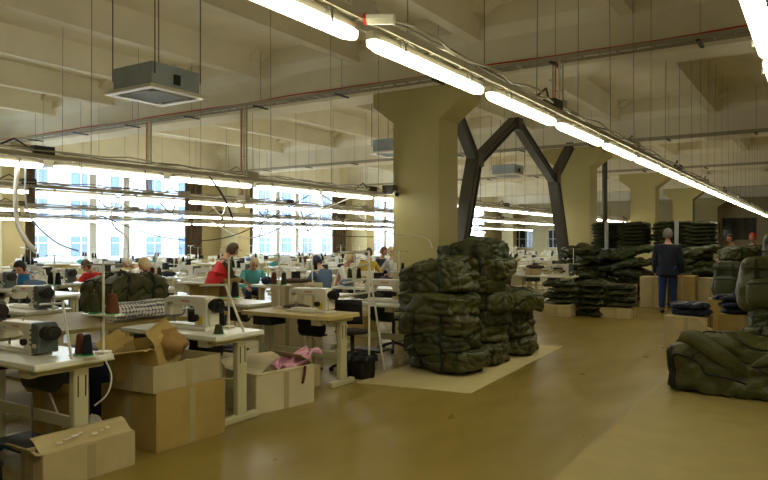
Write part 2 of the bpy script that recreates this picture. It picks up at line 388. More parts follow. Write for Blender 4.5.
# cable trays across the hall
def tray(y, z, x0, x1, label, cables=True):
    t = thing('cable_tray', label, 'cable tray', (0, y, z))
    q = MB().bx(x0, x1, -.15, -.135, 0, .07).bx(x0, x1, .135, .15, 0, .07)
    for k in range(int((x1-x0)/.3)): q.bx(x0+k*.3, x0+k*.3+.03, -.14, .14, .0, .012)
    q.build('ladder', M['tray'], t)
    for k in range(int((x1-x0)/2.4)):
        x = x0+1+k*2.4
        MB().tube([(x, 0, -.05), (x, 0, TOP-.005-z)], .0055, 4).build('hanger_rod', M['wire'], t)
        MB().bx(x-.03, x+.03, -.24, .24, -.06, -.03).build('cross_arm', M['dark'], t)
    if cables:
        for j, (mt, r) in enumerate(((M['red'], .016), (M['tray'], .02), (M['dark'], .014), (M['white'], .012))):
            pts = [(x0+i*.5, -.11+j*.06+.02*math.sin(i*1.3+j), .055+.012*math.sin(i*.7+j*2)+(.035 if j == 0 else 0)) for i in range(int((x1-x0)/.5))]
            MB().tube(pts, r, 5).build('cable', mt, t, smooth=True)
tray(12.0, 4.78, WX+.3, 2.5, 'long cable ladder with a red cable running under the nearest beam')
tray(22.6, 4.75, WX+.3, 2.5, 'second cable ladder hanging at the next beam back', False)
tray(30.5, 4.6, WX+.3, 2.5, 'third cable ladder far back under the ceiling', False)
for x, z0, lb in ((-11.85, 2.6, 'vertical cable drop with an orange cable above the standing woman in red'), (-15.4, 2.85, 'vertical cable drop at the left, ending over the work lights'), (-4.05, 4.0, 'short vertical cable drop just left of the aisle lights')):
    t = thing('cable_drop', lb, 'cable drop', (x, 12.0, 0))
    q = MB().bx(-.1, -.085, -.02, .02, z0, 4.78).bx(.085, .1, -.02, .02, z0, 4.78)
    for k in range(int((4.7-z0)/.25)): q.bx(-.09, .09, -.01, .01, z0+k*.25, z0+k*.25+.015)
    q.build('ladder', M['tray'], t)
    MB().tube([(-.03, -.03, 4.8), (-.05, -.03, 3.8), (-.02, -.03, z0)], .014).build('cable', M['orange'], t)
    MB().tube([(.04, -.03, 4.8), (.03, -.03, 3.8), (.05, -.03, z0)], .022).build('cable', M['cream'], t)
    MB().box((0, -.02, z0), (.3, .16, .14)).build('junction_box', M['tray'], t, bevel=.01)
# air conditioning cassettes hanging on rods
def cassette(x, y, z, label):
    t = thing('air_conditioner', label, 'air conditioner', (x, y, z), 0, 'ceiling cassette air conditioners')
    MB().bx(-.42, .42, -.42, .42, .05, .38).build('casing', M['zinc'], t, bevel=.01)
    q = MB(); 
    for a, b, c_, d in ((-.52, .52, -.52, -.4), (-.52, .52, .4, .52), (-.52, -.4, -.4, .4), (.4, .52, -.4, .4)): q.bx(a, b, c_, d, 0, .05)
    q.build('panel', M['white'], t, bevel=.01)
    for rz in range(4):
        MB().bx(-.3, .3, -.385, -.33, -.008, .02).xf(Matrix.Rotation(rz*PI/2, 4, 'Z')).build('louvre', M['tray'], t)
    q = MB().bx(-.32, .32, -.32, .32, .01, .03)
    for k in range(11): q.bx(-.3+k*.058, -.285+k*.058, -.3, .3, -.004, .012)
    q.build('grille', M['zinc'], t)
    for sx in (-1, 1):
        for sy in (-1, 1): MB().tube([(sx*.46, sy*.4, .2), (sx*.46, sy*.4, TOP-.005-z)], .008, 5).build('hanger_rod', M['dark'], t)
    for s in (-1, 1): MB().bx(s*.43-.02, s*.43+.02, -.05, .05, .12, .26).build('bracket', M['dark'], t)
cassette(-8.1, 6.45, 3.62, 'grey box air conditioner with white grille hanging at upper left')
cassette(-9.6, 15.3, 3.85, 'air conditioner cassette hanging just left of the big column')
cassette(-9.4, 22.5, 3.85, 'air conditioner cassette hanging behind the steel brace')
# small cctv camera on the column
t = thing('security_camera', 'small white security camera on the left edge of the nearest column', 'camera', (-7.8, 12.48, 2.6)); t.scale = (1.4, 1.4, 1.4)
MB().box((-.08, -.06, .04), (.2, .12, .14)).build('mounting_box', M['steel'], t, bevel=.01)
MB().tube([(.02, -.05, 0), (.12, -.16, -.04)], .045, 12).build('camera_body', M['white'], t, smooth=False)
MB().tube([(.12, -.16, -.04), (.135, -.178, -.046)], .035, 12).build('lens', M['black'], t)
t = thing('security_camera', 'red-ringed detector tube beside the nearest aisle light', 'detector', (-2.3, 3.35, 2.86))
MB().tube([(0, 0, 0), (.16, .06, -.01)], .032, 10).build('detector_body', M['white'], t)
MB().tube([(-.012, -.005, 0), (.002, 0, 0)], .036, 10).build('ring', M['red'], t)
t.name = 'detector_tube'
# ---------------------------------------------------------------- sewing stations
def make_table(top, edge, legs=M['cream'], simple=False):
    t = thing('sewing_table', '', 'table')          # origin: floor under the middle; 1.22 long, .56 deep
    if simple:
        MB().bx(-.61, .61, -.28, .28, .73, .765).build('tabletop', top, t)
        q = MB()
        for s in (-1, 1): q.bx(s*.52-.03, s*.52+.03, -.05, .05, .04, .73).bx(s*.52-.03, s*.52+.03, -.25, .25, 0, .05)
        q.bx(-.5, .5, -.02, .02, .3, .36).bx(-.1, .2, -.12, .15, .45, .68)
        q.build('underframe', legs, t); return t
    MB().bx(-.61, .61, -.28, .28, .728, .765).build('tabletop', top, t, bevel=.008)
    MB().bx(-.612, .612, -.283, .283, .722, .734).build('edge_band', edge, t)
    for s in (-1, 1):
        g_ = MB().bx(s*.52-.03, s*.52+.03, .02, .13, .05, .70).build('leg', legs, t, bevel=.01)
        MB().bx(s*.52-.035, s*.52+.035, -.14, .27, .0, .06).build('foot', legs, g_, bevel=.012)
        MB().bx(s*.52-.035, s*.52+.035, -.24, .24, .68, .722).build('bracket', legs, g_, bevel=.01)
        MB().bx(s*.52+s*.03, s*.52+s*.034, .045, .052, .5, .64).bx(s*.52+s*.03, s*.52+s*.034, .1, .107, .5, .64).build('slot', M['dark'], g_)
    MB().bx(-.5, .5, .06, .09, .27, .35).build('crossbar', legs, t, bevel=.008)
    MB().bx(-.18, .22, -.16, .14, .12, .15).build('treadle', M['dark'], t, bevel=.01)
    MB().tube([(.1, 0, .15), (.12, -.02, .5)], .008).build('treadle_rod', M['chrome'], t)
    MB().tube([(.0, .05, .58), (.26, .05, .58)], .085, 14).bx(-.02, .2, -.02, .12, .62, .722).build('motor', M['black'], t)
    MB().bx(-.46, -.2, -.26, -.0, .62, .722).build('drawer', M['dark'], t, bevel=.01)
    MB().box((.42, -.22, .69), (.12, .06, .06)).build('switch_box', M['cream'], t, bevel=.006)
    MB().tube([(.42, .1, .7), (.47, .08, .4), (.3, .1, .25), (.1, .1, .5)], .008, 5).build('cable', M['white'], t, smooth=True)
    return t
def c_profile():
    return [(-.24, .05), (-.24, .0), (.25, 0), (.25, .30), (.22, .325), (-.2, .315), (-.255, .28), (-.255, .13), (-.17, .12), (-.165, .2), (-.13, .225), (.08, .225), (.105, .2), (.105, .05)]
def make_machine(body, motor, simple=False, label_patch=True):
    t = thing('sewing_machine', '', 'sewing machine')   # origin on the table, needle end at -x
    MB().prism(c_profile(), 'y', -.065, .075).build('machine_body', body, t, bevel=.0 if simple else .018)
    if simple:
        MB().bx(.26, .33, -.07, .09, .1, .3).build('motor', motor, t); MB().bx(-.27, .24, -.09, .1, 0, .02).build('bed_plate', body, t); return t
    MB().bx(-.27, .26, -.09, .1, 0, .03).build('bed_plate', body, t, bevel=.008)
    if motor is M['motor']:
        mo = MB().prism([(.255, .02), (.36, .02), (.36, .3), (.33, .335), (.255, .335)], 'y', -.09, .09).build('motor', motor, t, bevel=.02)
        MB().tube([(.36, 0, .23), (.42, 0, .23)], [.085, .075], 18).tube([(.42, 0, .23), (.44, 0, .23)], .05, 16).build('hand_wheel', M['dark'], mo, bevel=.006)
        for k in range(4): MB().bx(.25, .262, -.092, .092, .1+k*.05, .115+k*.05).build('vent', M['black'], mo)
        MB().bx(.29, .34, -.094, -.09, .08, .12).build('plate', M['whitep'], mo)
    else:
        MB().tube([(.25, .0, .24), (.29, .0, .24)], .05, 16).tube([(.29, 0, .24), (.325, 0, .24)], [.072, .068], 20).tube([(.325, 0, .24), (.35, 0, .24)], [.04, .03], 14).build('hand_wheel', motor, t)
        MB().bx(.25, .275, -.05, .06, .05, .17).build('belt_guard', body, t, bevel=.01)
    MB().bx(-.262, -.256, -.05, .05, .14, .28).build('face_plate', M['chrome'], t)
    MB().tube([(-.21, 0, .13), (-.21, 0, .055)], .006, 6).tube([(-.21, 0, .055), (-.21, 0, .02)], .002, 4).build('needle_bar', M['chrome'], t)
    MB().tube([(-.19, 0, .13), (-.19, 0, .05)], .006, 6).bx(-.22, -.18, -.03, .012, .033, .045).build('presser_foot', M['chrome'], t)
    MB().tube([(-.16, -.065, .24), (-.16, -.1, .24)], .022, 12).tube([(-.16, -.1, .24), (-.16, -.115, .24)], .012, 8).build('tension_dial', M['chrome'], t)
    MB().tube([(.14, -.065, .12), (.14, -.09, .12)], .034, 14).build('stitch_dial', M['dark'], t)
    MB().tube([(.0, 0, .32), (.0, 0, .35), (-.08, 0, .352)], .005, 5).build('thread_guide', M['chrome'], t)
    MB().bx(-.04, .06, -.0665, -.065, .262, .285).build('brand_print', M['pinkm'], t)
    if label_patch:
        MB().bx(.15, .205, -.0675, -.065, .06, .14).build('warning_sticker', M['yellow'], t)
        MB().bx(.15, .205, -.068, -.065, .05, .06).build('sticker_strip', M['cpink'], t)
    return t
def make_stand(simple=False):
    t = thing('thread_stand', '', 'thread stand')     # origin on table top
    MB().tube([(0, 0, 0), (0, 0, .62)], .009, 6).build('pole', M['white'], t)
    MB().bx(-.14, .14, -.05, .05, .26, .272).build('spool_tray', M['white'], t)
    q = MB().tube([(-.16, 0, .61), (.16, 0, .61)], .005, 5)
    for s in (-1, 1): q.tube([(s*.16, 0, .61), (s*.16, 0, .59)], .005, 5)
    q.build('guide_arm', M['chrome'], t)
    if not simple:
        for s in (-1, 1): MB().tube([(s*.075, 0, .272), (s*.075, 0, .44)], .004, 5).build('spool_pin', M['chrome'], t)
        MB().bx(-.04, .04, -.04, .04, 0, .02).build('base', M['white'], t, bevel=.005)
    return t
def make_cone(thread, base=M['green'], fat=1.0):
    t = thing('thread_cone', '', 'thread cone')
    MB().tube([(0, 0, .006), (0, 0, .02), (0, 0, .16), (0, 0, .175)], [.04*fat, .044*fat, .03*fat, .02*fat], 14).build('thread', thread, t, smooth=False)
    MB().tube([(0, 0, 0), (0, 0, .01)], .055, 14).build('cone_base', base, t)
    return t
T_white = Kind(make_table(M['laminate'], M['cream'])); T_beech = Kind(make_table(M['beech'], M['beech']))
T_far = Kind(make_table(M['laminate'], M['cream'], simple=True)); T_far2 = Kind(make_table(M['hard'], M['beech'], simple=True))
MS = (.96, 1, .82)
S_grey = Kind(make_machine(M['white'], M['motor'], label_patch=False), MS); S_black = Kind(make_machine(M['white'], M['black']), MS); S_cream = Kind(make_machine(M['cream'], M['motor'], label_patch=False), MS)
S_far = Kind(make_machine(M['white'], M['black'], simple=True), MS); S_far2 = Kind(make_machine(M['cwhite'], M['motor'], simple=True), MS)
ST = Kind(make_stand()); ST_far = Kind(make_stand(True))
CON = {k: Kind(make_cone(M[m]), (.8, .8, .8)) for k, m in (('black', 'tblack'), ('brown', 'tbrown'), ('olive', 'tolive'), ('white', 'twhite'))}
CON['fatbrown'] = Kind(make_cone(M['tbrown'], fat=1.35), (.8, .8, .8))
def cones(sx, sy, kinds, where, rz=0, z=1.04, dx=.075, sc_=None):
    for k, (s, kd) in enumerate(zip((-1, 1), kinds)):
        if kd is None: continue
        cl = kd.replace('fat', 'wide ')
        CON[kd].put((sx+s*dx*math.cos(rz), sy+s*dx*math.sin(rz), z), 0, f'{cl} thread cone, {"left" if s < 0 else "right"} of two {where}', 'thread cones on the stands', scale=sc_)
# -- nearest tables
TH = .766
T_white.put((-4.71, 2.63, 0), 0, 'white sewing table nearest the camera with cream legs, at the left edge', 'sewing tables')
S_grey.put((-4.72, 2.62, TH), 0, 'cream sewing machine with grey motor on the nearest table', 'sewing machines', scale=(.88, .85, .66))
T_white.put((-4.72, 4.13, 0), 0, 'white sewing table behind the stacked brown cartons', 'sewing tables')
S_black.put((-4.72, 4.12, TH), 0, 'white sewing machine with yellow sticker on the second nearest table', 'sewing machines', scale=(1.1, 1, .9))
T_beech.put((-4.86, 5.78, 0), 0, 'wood-topped sewing table with cream legs behind the pink cloth carton', 'sewing tables')
S_black.put((-4.72, 5.80, TH), 0, 'white sewing machine on the wood-topped table', 'sewing machines', scale=(1.05, 1, .82))
T_white.put((-4.95, 7.33, 0), 0, 'white sewing table beside the tall pile of olive bags', 'sewing tables')
S_black.put((-4.72, 7.33, TH), 0, 'white sewing machine beside the tall pile of olive bags', 'sewing machines', scale=(1.15, 1, .9))
T_white.put((-5.05, 8.95, 0), 0, 'white sewing table half hidden behind the tall pile of olive bags', 'sewing tables')
S_black.put((-5.1, 8.95, TH), 0, 'white sewing machine half hidden by the tall pile of olive bags', 'sewing machines')
T_white.put((-6.4, 2.95, 0), 0, 'white sewing table at the left edge, second in from the aisle', 'sewing tables')
S_cream.put((-6.15, 3.0, TH), 0, 'cream sewing machine cut by the left edge, above the nearest machine', 'sewing machines')
T_white.put((-7.9, 4.35, 0), 0, 'white sewing table in front of the seated worker in the blue vest', 'sewing tables')
S_grey.put((-7.72, 4.35, TH), 0, 'white machine with grey motor in front of the blue-vested worker', 'sewing machines')
# machine lead arms (white folding thread arms)
# stands near
ST.put((-4.15, 2.86, TH), .25, 'thread stand with green-based cones on the nearest table', 'thread stands', scale=(1, 1, 1.0))
cones(-4.15, 2.86, ('olive', 'fatbrown'), 'on the upper tray of the nearest thread stand', .25, z=TH+.273)
CON['brown'].put((-4.2, 2.72, TH+.009), 0, 'brown thread cone low on the tray at the nearest table corner', 'thread cones on the tables'); CON['black'].put((-4.12, 2.72, TH+.009), 0, 'black thread cone low on the tray at the nearest table corner', 'thread cones on the tables')
t = thing('thread_tray', 'small white tray with two cones at the corner of the nearest table', 'tray', (-4.16, 2.72, TH)); 
MB().bx(-.1, .1, -.05, .05, 0, .008).build('tray_plate', M['white'], t); MB().tube([(0, 0, .008), (0, 0, .05)], .004).build('spool_pin', M['chrome'], t)
ST.put((-4.45, 4.32, TH), 0, 'thread stand behind the machine with the yellow sticker', 'thread stands')
cones(-4.45, 4.32, ('brown', 'black'), 'behind the machine with the yellow sticker', 0, TH+.273)
CON['olive'].put((-4.24, 4.0, TH), 0, 'olive thread cone standing on the right end of the second nearest table', 'thread cones on the tables', scale=(.9, .9, .45))
ST.put((-5.3, 5.93, TH), 0, 'thread stand at the left end of the wood-topped table', 'thread stands')
cones(-5.3, 5.93, ('brown', 'olive'), 'at the left end of the wood-topped table', 0, TH+.273)
ST.put((-7.45, 4.5, TH), 0, 'thread stand beside the machine in front of the blue-vested worker', 'thread stands')
cones(-7.45, 4.5, ('black', 'black'), 'in front of the blue-vested worker', 0, TH+.273)
ST.put((-5.35, 7.5, TH), 0, 'thread stand on the white table beside the olive bag pile', 'thread stands')
cones(-5.35, 7.5, ('olive', 'black'), 'on the white table beside the olive bag pile', 0, TH+.273)
# folding arms by the machines
def lead_arm(p, q, r, label):
    t = thing('folding_thread_guide', label, 'thread guide', p)
    MB().tube([(0, 0, 0), Vector(q)-Vector(p)], .011, 6).build('arm', M['white'], t)
    MB().tube([Vector(q)-Vector(p), Vector(r)-Vector(p)], .009, 6).build('arm', M['white'], t)
    MB().ell(Vector(q)-Vector(p), (.016, .016, .016), 8, 6).build('joint', M['cream'], t)
lead_arm((-4.14, 2.62, TH), (-4.5, 2.78, 1.1), (-4.95, 2.88, 1.06), 'white folding thread arm rising behind the nearest machine')
lead_arm((-4.15, 4.2, TH), (-4.45, 4.28, 1.15), (-4.8, 4.3, 1.13), 'white folding thread arm beside the second nearest machine')
lead_arm((-7.3, 4.4, TH), (-7.65, 4.5, 1.2), (-7.9, 4.5, 1.15), 'white folding arm in front of the blue-vested worker')
# white tube rack right of the wood-topped table
t = thing('tube_rack', 'white leaning tube rack with shelves at the right of the wood-topped table', 'rack', (-4.42, 6.72, 0))
A = [(-.27, -.1, 1.42), (-.09, -.1, 1.42)]
MB().tube([(.05, -.3, .0), (-.09, -.1, 1.42)], .013, 7).build('upright', M['white'], t); MB().tube([(-.02, .12, 0), (-.24, .1, 1.35)], .012, 7).build('upright', M['white'], t)
MB().tube([(-.5, -.1, 1.40), (-.09, -.1, 1.42)], .012, 7).build('top_bar', M['white'], t)
for z, w_ in ((1.24, .3), (1.06, .42), (.9, .46)):
    MB().tube([(-.09-w_, -.05, z-.03), (-.05, -.15, z+.04)], .013, 6).build('shelf_arm', M['white'], t)
# second column: cutting table with bags
t = thing('cutting_table', 'long brown hardboard cutting table carrying olive bags and dotted fabric', 'table', (-6.35, 4.45, 0))
MB().bx(-.7, .7, -1.05, 1.05, .71, .745).build('tabletop', M['hard'], t, bevel=.005)
for s in (-1, 1):
    for r_ in (-1, 1): MB().bx(s*.62-.03, s*.62+.03, r_*.95-.03, r_*.95+.03, 0, .71).build('leg', M['cream'], t)
MB().bx(-.6, .6, -.9, .9, .2, .23).build('shelf', M['hard'], t)
q = MB(); 
def roll(u, v):
    a = 2*PI*v; r_ = 1+.06*math.sin(3*a+u*5)+.05*math.sin(u*13)
    return (.12*r_*math.cos(a), -.42+.84*u, .095+.095*r_*math.sin(a))
q.grid(roll, 24, 20).add([roll(0, k/12) for k in range(12)], [tuple(range(12))]).add([roll(1, k/12) for k in range(12)], [tuple(range(12))])
tag(q.build('fabric_roll', M['dots'], smooth=True, fix=True, loc=(-5.82, 4.5, .746)), 'roll of white fabric with navy dots on the brown cutting table', 'fabric roll')
# -- the field of stations behind
people_spots = [(-11.85, 6.61), (-12.2, 8.18), (-12.21, 9.36), (-10.23, 8.26), (-8.19, 7.8), (-8.07, 10.26), (-8.51, 11.17), (-9.64, 14.01), (-10.21, 15.43), (-9.38, 14.78), (-9.97, 10.22)]
def vis(x, y):
    f = -.5446*x+.8387*y; r = .8387*x+.5446*y
    return 384+680*r/f if f > .5 else -999
rnd = random.Random(3)
PP = [(vis(a, b), -.5446*a+.8387*b) for a, b in people_spots]
colsX = [(-6.5, 'second'), (-8.15, 'third'), (-9.9, 'fourth'), (-11.7, 'fifth'), (-13.9, 'sixth'), (-15.9, 'seventh'), (-18.6, 'eighth'), (-21.0, 'ninth')]
FIELD = []
for ci, (cx, cn) in enumerate(colsX):
    y = {0: 6.35, 1: 5.95}.get(ci, -.52*cx+.7); k = 0
    while y < 41:
        px = vis(cx, y); f = -.5446*cx+.8387*y
        ok = -12 < px < 412 or 455 < px < 575
        if abs(cx+7.3) < 1.3 and any(abs(y-c) < 1.0 for c in COLY): ok = False
        if abs(cx+8.15) < .1 and 7.0 < y < 8.6: ok = False
        if 455 < px < 575 and (f < 17): ok = False
        if any(abs(cx-a) < .95 and -.15 < y-b < .0 for a, b in people_spots): ok = ok
        if any(abs(cx-a) < .9 and abs(y-b) < .62 for a, b in people_spots): ok = False
        if ok: FIELD.append((ci, cn, cx+rnd.uniform(-.06, .06), y, f, k)); k += 1
        y += 1.62 if f < 16 else (2.3 if f < 26 else 3.4)
for ci, cn, x, y, f, k in FIELD:
    hide = any(abs(vis(x, y)-pp) < (26 if i_ < 1 else 15) and pf-(6 if i_ < 2 else 4.2) < f < pf for i_, (pp, pf) in enumerate(PP))
    w = f'{ORD[k]} table of the {cn} column'
    near = f < 11.5
    beech = rnd.random() < .25
    rot = 0
    if near: (T_beech if beech else T_white).put((x, y, 0), 0, f'{"wood-topped" if beech else "white"} sewing table, {ORD[k]} back in the {cn} column from the aisle', 'sewing tables')
    else: (T_far2 if beech else T_far).put((x, y, 0), 0, f'{"brown-topped" if beech else "white"} sewing table, {ORD[k]} back in the {cn} column from the aisle', 'sewing tables')
    mx = x+rnd.uniform(-.15, .2)
    if hide: continue
    mo = rnd.random()
    if near: (S_grey if mo < .4 else S_black if mo < .75 else S_cream).put((mx, y+.02, TH), 0, f'{"cream" if mo >= .75 else "white"} sewing machine on the {w}', 'sewing machines')
    else: (S_far2 if mo < .4 else S_far).put((mx, y+.02, TH), 0, f'white sewing machine on the {w}', 'sewing machines')
    s = rnd.choice((-1, 1)); sx = x+.46 if s > 0 else x-.46
    if abs(sx-mx) < .5: sx = x-.5 if mx > x else x+.5
    (ST if near else ST_far).put((sx, y+.2, TH), 0, f'thread stand on the {w}', 'thread stands')
    if f < 24:
        kk = rnd.choice((('black', 'black'), ('olive', 'brown'), ('black', 'black'), ('black', 'olive'), ('white', 'black')))
        cones(sx, y+.2, kk, f'on the {w}', 0, TH+.273)

# ---------------------------------------------------------------- cartons
def carton(name, label, loc, rz, size, m, flaps=(), tape=True, group=None, wall=.006, open_=True, cat='cardboard box', marks=None):
    L, W_, H = size; t = thing(name, label, cat, loc, rz, group); w = wall
    q = MB()
    if open_:
        q.bx(-L/2, L/2, -W_/2, W_/2, 0, w).bx(-L/2, L/2, -W_/2, -W_/2+w, w, H).bx(-L/2, L/2, W_/2-w, W_/2, w, H).bx(-L/2, -L/2+w, -W_/2+w, W_/2-w, w, H).bx(L/2-w, L/2, -W_/2+w, W_/2-w, w, H)
    else: q.bx(-L/2, L/2, -W_/2, W_/2, 0, H)
    q.build('carton_body', m, t, bevel=.003)
    for side, ang, ln in flaps:      # side: x+ x- y+ y- ; ang: 0 = flat inward over the opening, 90 = up, 180 = level outward, >180 drooping
        a = math.radians(180-ang); l = ln
        if side[0] == 'x':
            s = 1 if side[1] == '+' else -1; c0 = Vector((s*(L/2-w/2), 0, H)); d = Vector((s*math.cos(a), 0, math.sin(a))); ww = W_-.01; ax = Vector((0, 1, 0))
        else:
            s = 1 if side[1] == '+' else -1; c0 = Vector((0, s*(W_/2-w/2), H)); d = Vector((0, s*math.cos(a), math.sin(a))); ww = L-.01; ax = Vector((1, 0, 0))
        nrm = ax.cross(d); f = MB(); vs = []
        for i in range(7):
            for j in range(2):
                bend = .01*math.sin(i/6*PI*2+ang)
                for k in (-1, 1): vs.append(c0+ax*(ww/2)*(2*j-1)+d*l*i/6+nrm*(bend+k*w/2*.8))
        fs = []
        for i in range(6):
            b = i*4
            fs += [(b, b+2, b+6, b+4), (b+1, b+5, b+7, b+3), (b, b+4, b+5, b+1), (b+2, b+3, b+7, b+6)]
        fs += [(0, 1, 3, 2), (24, 26, 27, 25)]
        f.add(vs, fs).build('flap', m, t)
    if tape:
        q = MB()
        for s in (-1, 1): q.bx(s*L/2-.0012, s*L/2+.0012, -.03, .03, .002, H*.97)
        q.build('tape', M['tape'], t) if 0 else None
        MB().bx(L/2, L/2+.0015, -.03, .03, .002, H*.97).build('tape', M['tape'], t); MB().bx(-.03, .03, -W_/2-.0015, -W_/2, .002, H*.97).build('tape', M['tape'], t)
    if marks: marks(t, L, W_, H)
    return t
def heap(name, label, cat, loc, rz, r, m, seed, n=(18, 10), amp=.18, group=None):
    def fn(d):
        v = Vector((d.x*1.7+seed*3.1, d.y*1.7, d.z*1.7)); k = 1+amp*noise.noise(v)+amp*.7*noise.noise(v*2.7)-amp*.5*abs(noise.noise(v*4.1))
        return k
    q = MB().ell((0, 0, r[2]), r, n[0], n[1], fn=fn)
    q.v = [(x, y, max(z, 0.0)) for x, y, z in q.v]
    o = q.build(name, m, smooth=True, loc=loc, rz=rz, fix=True)
    return tag(o, label, cat, group)
# box A: low open carton at the bottom left
tA = carton('open_carton', 'low open cardboard box at the bottom left with a scuffed flap', (-4.10, 2.66, 0), 0, (.24, .66, .23), M['card2'], [('x+', 28, .17), ('y-', 150, .12)], marks=None)
q = MB(); rs = random.Random(5)
for k in range(7):
    y = -.2+.06*k+rs.uniform(-.01, .01); l_ = rs.uniform(.02, .05); s_ = .05+.012*(k % 4)
    c0 = Vector((.117-math.cos(math.radians(28))*s_, y, .2345+math.sin(math.radians(28))*s_+.004+.006))
    q.box(c0+Vector((.004, 0, .007)), (.01 if k % 2 else .022, l_, .0015), Matrix.Rotation(math.radians(28), 3, 'Y'))
q.build('tape_scraps', M['whitep'], tA)['kind'] = 'stuff'
heap('navy_cloth', 'dark navy cloth stuffed into the low open box at bottom left', 'cloth', (-4.12, 2.5, .02), 0, (.09, .16, .13), M['navy'], 2)
# box at left edge
carton('storage_carton', 'closed pale carton cut off by the left edge', (-4.28, 1.9, .25), 0, (.44, .4, .24), M['card2'], open_=False)
t = thing('storage_crate', 'dark crate under the pale carton at the left edge', 'crate', (-4.28, 1.9, 0)); MB().bx(-.24, .24, -.22, .22, 0, .03).bx(-.24, .24, -.22, -.2, .03, .248).bx(-.24, .24, .2, .22, .03, .248).bx(-.24, -.22, -.2, .2, .03, .248).bx(.22, .24, -.2, .2, .03, .248).build('crate_body', M['black'], t)
MB().bx(-.245, .245, -.225, .225, .22, .25).build('rim', M['dark'], t)
# stacked cartons
carton('packing_carton', 'large closed brown carton on the floor under two open cartons', (-4.375, 3.555, 0), 0, (.65, .67, .435), M['card'], open_=False)
carton('open_carton', 'shallow worn open carton on top of the large brown carton', (-4.30, 3.52, .436), .06, (.47, .69, .2), M['cardg'], [('x-', 95, .05)], marks=None)
tD = carton('torn_carton', 'small torn open carton with raised flaps, topmost of the stack', (-4.33, 3.38, .56), .45, (.36, .38, .2), M['card'], [('y-', 160, .17), ('x-', 140, .14), ('x+', 75, .15)])
tD.rotation_euler = (.2, -.14, .45)
q = MB()
for k in range(5):
    q.add([(-.1+.04*k, -.02, .19), (-.06+.04*k, .03, .17), (-.07+.04*k, .1, .25+.02*(k % 2)), (-.11+.04*k, .05, .27)], [(0, 1, 2, 3)])
heap('packing_paper', 'crumpled brown packing paper bulging from the small torn carton', 'paper', (-4.2, 3.46, .66), .4, (.13, .14, .1), M['cardin'], 11, (16, 9), .4)
heap('paper_bundle', 'white paper bundle lying inside the shallow worn carton', 'paper', (-4.25, 3.74, .452), .1, (.17, .1, .07), M['cardw'], 21, (14, 8), .15)
# navy drape between the first tables, card pieces below
def navy_block():
    def fn(d):
        m_ = (abs(d.x)**5+abs(d.y)**5+abs(d.z)**5)**(-1/5); return m_*(1+.04*noise.noise(d*4))
    q = MB().ell((0, 0, .34), (.3, .2, .34), 24, 14, fn=fn); return q.build('draped_cloth', M['navy'], smooth=True, loc=(-5.1, 3.42, 0), rz=.1, fix=True)
tag(navy_block(), 'tall bale of dark navy cloth standing between the nearest tables', 'cloth')
carton('flat_carton', 'brown cardboard box lying under the nearest table', (-4.95, 3.05, 0), .5, (.3, .32, .4), M['card'], [('y-', 150, .15)])
heap('plastic_bag', 'blue plastic bag under the nearest table', 'bag', (-4.85, 2.4, 0), 0, (.13, .12, .1), M['cblue'], 5)
heap('white_wrapping', 'crumpled white wrapping on the floor left of the stacked cartons', 'wrapping', (-4.56, 3.06, 0), 0, (.09, .06, .13), M['cwhite'], 8, amp=.3)
# box E
tE = carton('open_carton', 'whitish open carton with raised flaps and pink cloth inside', (-4.385, 4.79, 0), -.17, (.47, .68, .35), M['cardw'], [('x-', 150, .16), ('y-', 28, .26), ('y+', 40, .2), ('x+', 100, .02)])
def ribbon(u, v):
    a = u*7; return (-.1+.25*v+.03*math.sin(a*2+v*6), -.1+.42*u, .33+.12*u+.03*math.sin(a+v*9)+.02*math.cos(v*14))
q = MB().grid(ribbon, 30, 14)
o = q.build('pink_cloth', M['cpink'], smooth=True, loc=(-4.33, 4.93, 0), rz=-.17, solid=.02); tag(o, 'pink cloth heaped in the whitish open carton', 'cloth')
o = MB().grid(lambda u, v: (.245+.012*math.sin(u*3), .2-.03*u+.03*v, .365-.16*u+.02*math.sin(u*PI)), 12, 1).build('red_strap', M['maroon'], smooth=True, loc=(-4.385, 4.79, 0), rz=-.17, solid=.006)
tag(o, 'dark red strap hanging over the right side of the whitish carton', 'strap')
carton('small_carton', 'small plain carton behind the whitish carton with pink cloth', (-4.62, 5.57, 0), -.1, (.2, .28, .22), M['card2'], open_=False)
# black bin bag
def binfn(u, v):
    a = 2*PI*v; r = .15+.03*u+.012*math.sin(5*a+u*4)+.01*math.sin(11*a); return (r*math.cos(a), r*math.sin(a)*.85, .26*u)
q = MB().grid(binfn, 6, 40); q.add([binfn(0, k/20) for k in range(20)], [tuple(range(20))])
def rim(u, v):
    a = 2*PI*v; r = .185+.02*u+.02*math.sin(7*a); return (r*math.cos(a), r*math.sin(a)*.85, .265-.07*u+.01*math.sin(9*a))
t = thing('waste_bag', 'black plastic bin bag on the floor in front of the second leg frame', 'bag', (-4.42, 6.32, 0)); q.build('bag_body', M['black'], t, smooth=True, solid=.004); MB().grid(rim, 3, 40).build('rolled_rim', M['black'], t, smooth=True, solid=.004)

